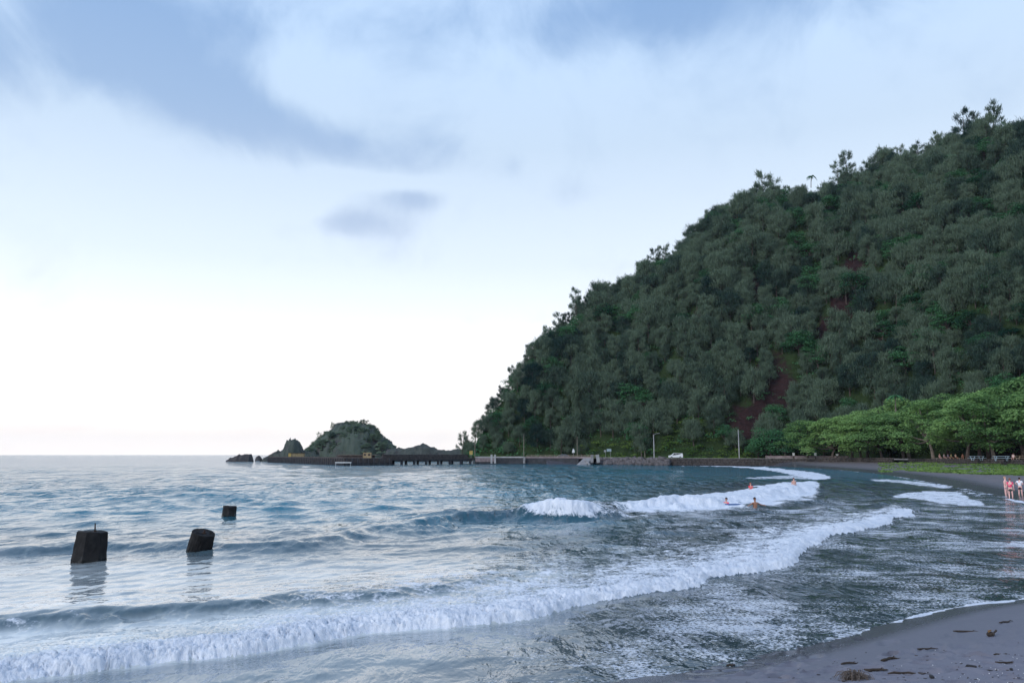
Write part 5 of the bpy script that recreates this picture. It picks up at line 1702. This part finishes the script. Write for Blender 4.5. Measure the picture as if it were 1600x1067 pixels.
def person(loc, rz, label, skin='light', pose='stand', top=None, bottom=None, hair=(60, 45, 35), sc=1.0, arms='down', group=None, legs_skin=True, female=False):
    """1.70 m figure facing -Y before turning"""
    J = {}
    hipz = {'stand': .92, 'sit': .50, 'bend': .90}[pose]
    J['pelvis'] = Vector((0, 0, hipz))
    tdir = Vector((0, 0, 1)) if pose != 'bend' else Vector((0, -.42, .9)).normalized()
    J['waist'] = J['pelvis'] + tdir * .16; J['chest'] = J['pelvis'] + tdir * .38; J['neck'] = J['pelvis'] + tdir * .55
    nd = tdir if pose != 'bend' else Vector((0, -.75, .66)).normalized()
    J['head0'] = J['neck'] + nd * .09; J['head'] = J['neck'] + nd * .165; J['crown_'] = J['neck'] + nd * .235
    V = [J['pelvis'], J['waist'], J['chest'], J['neck'], J['head0'], J['head'], J['crown_']]
    Rd = [(.155, .12), (.13, .10) if not female else (.115, .095), (.165, .115), (.055, .055), (.062, .068), (.078, .092), (.058, .066)]
    E = [(0, 1), (1, 2), (2, 3), (3, 4), (4, 5), (5, 6)]
    V.append(J['head'] + Vector((0, -.105, -.015))); Rd.append(.014); E.append((5, len(V) - 1))     # nose
    arm_sets = {}
    for sg in (-1, 1):
        sh = J['chest'] + tdir * .09 + Vector((sg * .185, 0, 0))
        if arms == 'down': el_ = sh + Vector((sg * .05, .03, -.28)); wr = el_ + Vector((sg * .01, -.07, -.25))
        elif arms == 'front': el_ = sh + Vector((sg * .04, -.06, -.25)); wr = el_ + Vector((-sg * .10, -.20, -.02))
        elif arms == 'out': el_ = sh + Vector((sg * .24, -.03, -.12)); wr = el_ + Vector((sg * .22, -.08, -.06))
        elif arms == 'mixed': el_ = sh + (Vector((sg * .06, -.03, -.27)) if sg < 0 else Vector((sg * .16, 0, -.2))); wr = el_ + (Vector((-sg * .12, -.15, .02)) if sg < 0 else Vector((-sg * .12, -.12, -.1)))
        if pose == 'sit' and arms == 'down': wr = el_ + Vector((-sg * .05, -.22, -.06))
        i0 = len(V); V += [sh, el_, wr]; Rd += [.055, .042, .028]; E += [(2, i0), (i0, i0 + 1), (i0 + 1, i0 + 2)]
        hd = (wr - el_).normalized(); pm = wr + hd * .055; sd_ = hd.cross(Vector((0, -1, .2))).normalized() * sg
        V.append(pm); Rd.append((.034, .018)); E.append((i0 + 2, i0 + 3)); ip = i0 + 3
        for fi, (of, ln_) in enumerate([(-.027, .07), (-.009, .085), (.009, .08), (.027, .062)]):
            k = len(V); b0 = pm + sd_ * of + hd * .03; V += [b0, b0 + hd * ln_ * .5, b0 + hd * ln_ * .85 + Vector((0, -.018, 0))]; Rd += [.009, .008, .006]; E += [(ip, k), (k, k + 1), (k + 1, k + 2)]
        k = len(V); b0 = wr + hd * .025 - sd_ * .03; V += [b0, b0 + hd * .03 - sd_ * .025, b0 + hd * .055 - sd_ * .03]; Rd += [.011, .009, .007]; E += [(i0 + 2, k), (k, k + 1), (k + 1, k + 2)]
        # leg
        hp = J['pelvis'] + Vector((sg * .095, 0, -.06))
        if pose == 'sit': kn = hp + Vector((sg * .05, -.42, .02)); an = kn + Vector((0, -.03, -.38))
        else: kn = hp + Vector((sg * .02, -.03 - .02 * sg, -.40)); an = kn + Vector((sg * .005, .03 + .05 * sg, -.37))
        ft = an + Vector((0, -.13, -.055)); 
        k = len(V); V += [hp, kn, (kn + an) / 2 + Vector((0, .015, .03)), an, ft]; Rd += [.088, .058, .055, .036, (.040, .025)]
        E += [(0, k), (k, k + 1), (k + 1, k + 2), (k + 2, k + 3), (k + 3, k + 4)]
        J[('hip', sg)] = hp; J[('knee', sg)] = kn; J[('sh', sg)] = sh; J[('el', sg)] = el_
    sk = {'light': (205, 160, 145), 'tan': (165, 118, 95), 'pink': (236, 186, 176)}[skin]
    ms = cm_('skin_' + skin, sk, .6)
    key = (pose, arms, skin, female)
    if key not in person.cache: person.cache[key] = skin_mesh('body', V, E, Rd, ms)
    root = empty('person', loc, rz); root.scale = (sc,) * 3
    link('body', person.cache[key], root)
    # hair: cap over the back and top of the skull, ears and eyes
    b = bmesh.new(); bmesh.ops.create_uvsphere(b, u_segments=14, v_segments=10, radius=1)
    for v in b.verts: v.co = Vector((v.co.x * .092, v.co.y * .105 + .018, v.co.z * .105 + .03)) + J['head']
    bmesh.ops.delete(b, geom=[v for v in b.verts if v.co.y < J['head'].y - .045 and v.co.z < J['head'].z + .055], context='VERTS')
    me = bpy.data.meshes.new('hair'); b.to_mesh(me); b.free(); me.materials.append(cm_('hair_%d_%d_%d' % hair, hair)); link('hair', me, root)
    for sg in (-1, 1):
        b = MB(); b.box(J['head'] + Vector((sg * .088, .005, -.01)), (.016, .035, .055)); b.build('ear', ms, root)
        b = MB(); b.box(J['head'] + Vector((sg * .032, -.088, .012)), (.022, .012, .011)); b.build('eye', cm_('eye_dark', (30, 25, 25)), root)
    b = MB(); b.box(J['head'] + Vector((0, -.086, -.048)), (.045, .012, .010)); b.build('mouth', cm_('lips', (160, 80, 80)), root)
    if top:
        Vt = [J['pelvis'] + tdir * .02, J['waist'], J['chest'], J['neck'] - tdir * .05]; Rt = [(.168, .135), (.148, .118), (.182, .132), (.075, .075)]; Et = [(0, 1), (1, 2), (2, 3)]
        for sg in (-1, 1):
            k = len(Vt); Vt += [J[('sh', sg)], J[('sh', sg)].lerp(J[('el', sg)], .55)]; Rt += [.072, .066]; Et += [(2, k), (k, k + 1)]
        link('shirt', skin_mesh('shirt', Vt, Et, Rt, cm_('cloth_%d_%d_%d' % top, top)), root)
    if bottom:
        Vt = [J['pelvis'] + tdir * .04, J['pelvis'] + Vector((0, 0, -.03))]; Rt = [(.165, .13), (.17, .135)]; Et = [(0, 1)]
        for sg in (-1, 1):
            k = len(Vt); Vt += [J[('hip', sg)] + Vector((0, 0, -.04)), J[('hip', sg)].lerp(J[('knee', sg)], .55)]; Rt += [.105, .098]; Et += [(1, k), (k, k + 1)]
        link('shorts', skin_mesh('shorts', Vt, Et, Rt, cm_('cloth_%d_%d_%d' % bottom, bottom)), root)
    tag(root, label, 'person', group)
    return root


person.cache = {}


def wade(px, py, depth, **kw):
    x, y = at(px, py, 0.05)
    return person((x, y, 0.02 - depth), **kw)


wade(1580, 779, .03, rz=2.6, label='person in a bright pink top and dark grey shorts standing in the swash', skin='pink', top=(238, 80, 120), bottom=(70, 75, 72), hair=(130, 85, 70), arms='down', sc=1.0)
wade(1572.5, 776, .03, rz=.6, label='person without a shirt standing close beside the one in pink', skin='pink', bottom=(80, 95, 120), hair=(190, 150, 120), arms='front', sc=1.03)
wade(1595, 775.5, .03, rz=2.3, label='person in a white top with dark shorts wading at the edge of the view', skin='pink', top=(240, 240, 248), bottom=(28, 30, 50), hair=(50, 38, 36), arms='mixed', sc=.98, female=True)
wade(1173, 764, 1.05, rz=.3, label='bather in a red shirt sitting low in the water beyond the breaking foam', skin='light', top=(250, 60, 80), bottom=(60, 60, 70), hair=(170, 90, 60), arms='front', pose='stand')
wade(1241, 766, .42, rz=.2, label='dark haired bather in blue shorts standing in the white foam', skin='light', bottom=(50, 75, 125), hair=(40, 35, 35), arms='down')
wade(1135, 789, 1.18, rz=-1.0, label='dark haired bather in pink low in the water beside a blue bodyboard', skin='light', top=(235, 100, 115), hair=(25, 22, 25), arms='front')
wade(1180, 794, .98, rz=.4, label='tanned bather in dark shorts with arms spread in the dark water', skin='tan', bottom=(20, 20, 28), hair=(30, 24, 22), arms='out')
x, y = at(1146, 790, 0.1)
o = empty('bodyboard', (x, y, .16), .1)
b = MB(); n = 14
pf = [(math.cos(a) * .62, math.sin(a) * .27 * (1 - .25 * math.cos(a))) for a in [2 * PI * i / n for i in range(n)]]
b.add([(p[0], p[1], 0) for p in pf] + [(p[0], p[1], .07) for p in pf], [tuple(range(n))[::-1], tuple(range(n, 2 * n))] + [(i, (i + 1) % n, n + (i + 1) % n, n + i) for i in range(n)])
b.build('deck', cm_('board_blue', (30, 80, 140), .4), o)
tag(o, 'blue bodyboard floating beside the bather in pink', 'bodyboard')

sx = [(1468, 'seated picnicker with bare shoulders nearest the drain opening', None, (190, 90, 90), 'pink', (150, 100, 80)),
      (1475, 'seated picnicker in a white shirt leaning beside the bare-shouldered one', (236, 232, 238), (150, 60, 70), 'pink', (60, 50, 45)),
      (1481, 'seated picnicker in a blue shirt at the middle of the group', (150, 165, 205), (40, 45, 70), 'light', (35, 30, 32)),
      (1486, 'seated picnicker in a pale yellow shirt beside the blue shirt', (215, 215, 150), (60, 70, 60), 'tan', (80, 60, 50)),
      (1493, 'seated picnicker in a cream top at the tree end of the group', (225, 205, 185), (70, 60, 60), 'tan', (60, 40, 30)),
      (1504, 'person in a brown shirt sitting against the thick leaning trunk', (120, 80, 65), (60, 50, 45), 'tan', (50, 35, 30)),
      (1583, 'person in a pale top sitting between the middle table and the last table', (215, 195, 190), (60, 50, 50), 'light', (90, 60, 50))]
for i, (px, lab, tp, bt, sk_, hr) in enumerate(sx):
    Yv = float(I([(1400, 222), (1500, 190), (1600, 165)], px)) + 2.2
    bench = None
    person((atY(px, Yv), Yv, 2.42), rnd.uniform(-1, 1), lab, skin=sk_, pose='sit', top=tp, bottom=bt, hair=hr, sc=1.15, arms='down')
bq = empty('picnic_bench', (atY(1481, float(I([(1400, 222), (1500, 190)], 1481)) + 2.4), float(I([(1400, 222), (1500, 190)], 1481)) + 2.4, 2.4), -1.0)
MB().box((0, 0, .46), (6.5, .4, .07)).build('seat', m_wood, bq)
for x in (-2.8, 0, 2.8): MB().box((x, 0, .2), (.12, .35, .45)).build('leg', m_wood, bq)
tag(bq, 'wooden bench under the group of seated picnickers', 'bench')

# ------------------------------------------------------------------ haze
HZ = 0.00005
if HZ > 0:
    hx = MB().box((0, 0, (165 - 8) / 2), (14800, 14800, 173)).build('haze')
    m, t = newmat('sea_air')
    pv = t.n('ShaderNodeVolumePrincipled', Color=(0.80, 0.88, 1.0), Density=HZ, Anisotropy=0.2)
    t.n('ShaderNodeOutputMaterial', Volume=pv.outputs[0])
    hx.data.materials.append(m)
    tag(hx, 'thin sea haze over the bay', 'haze', kind='stuff')
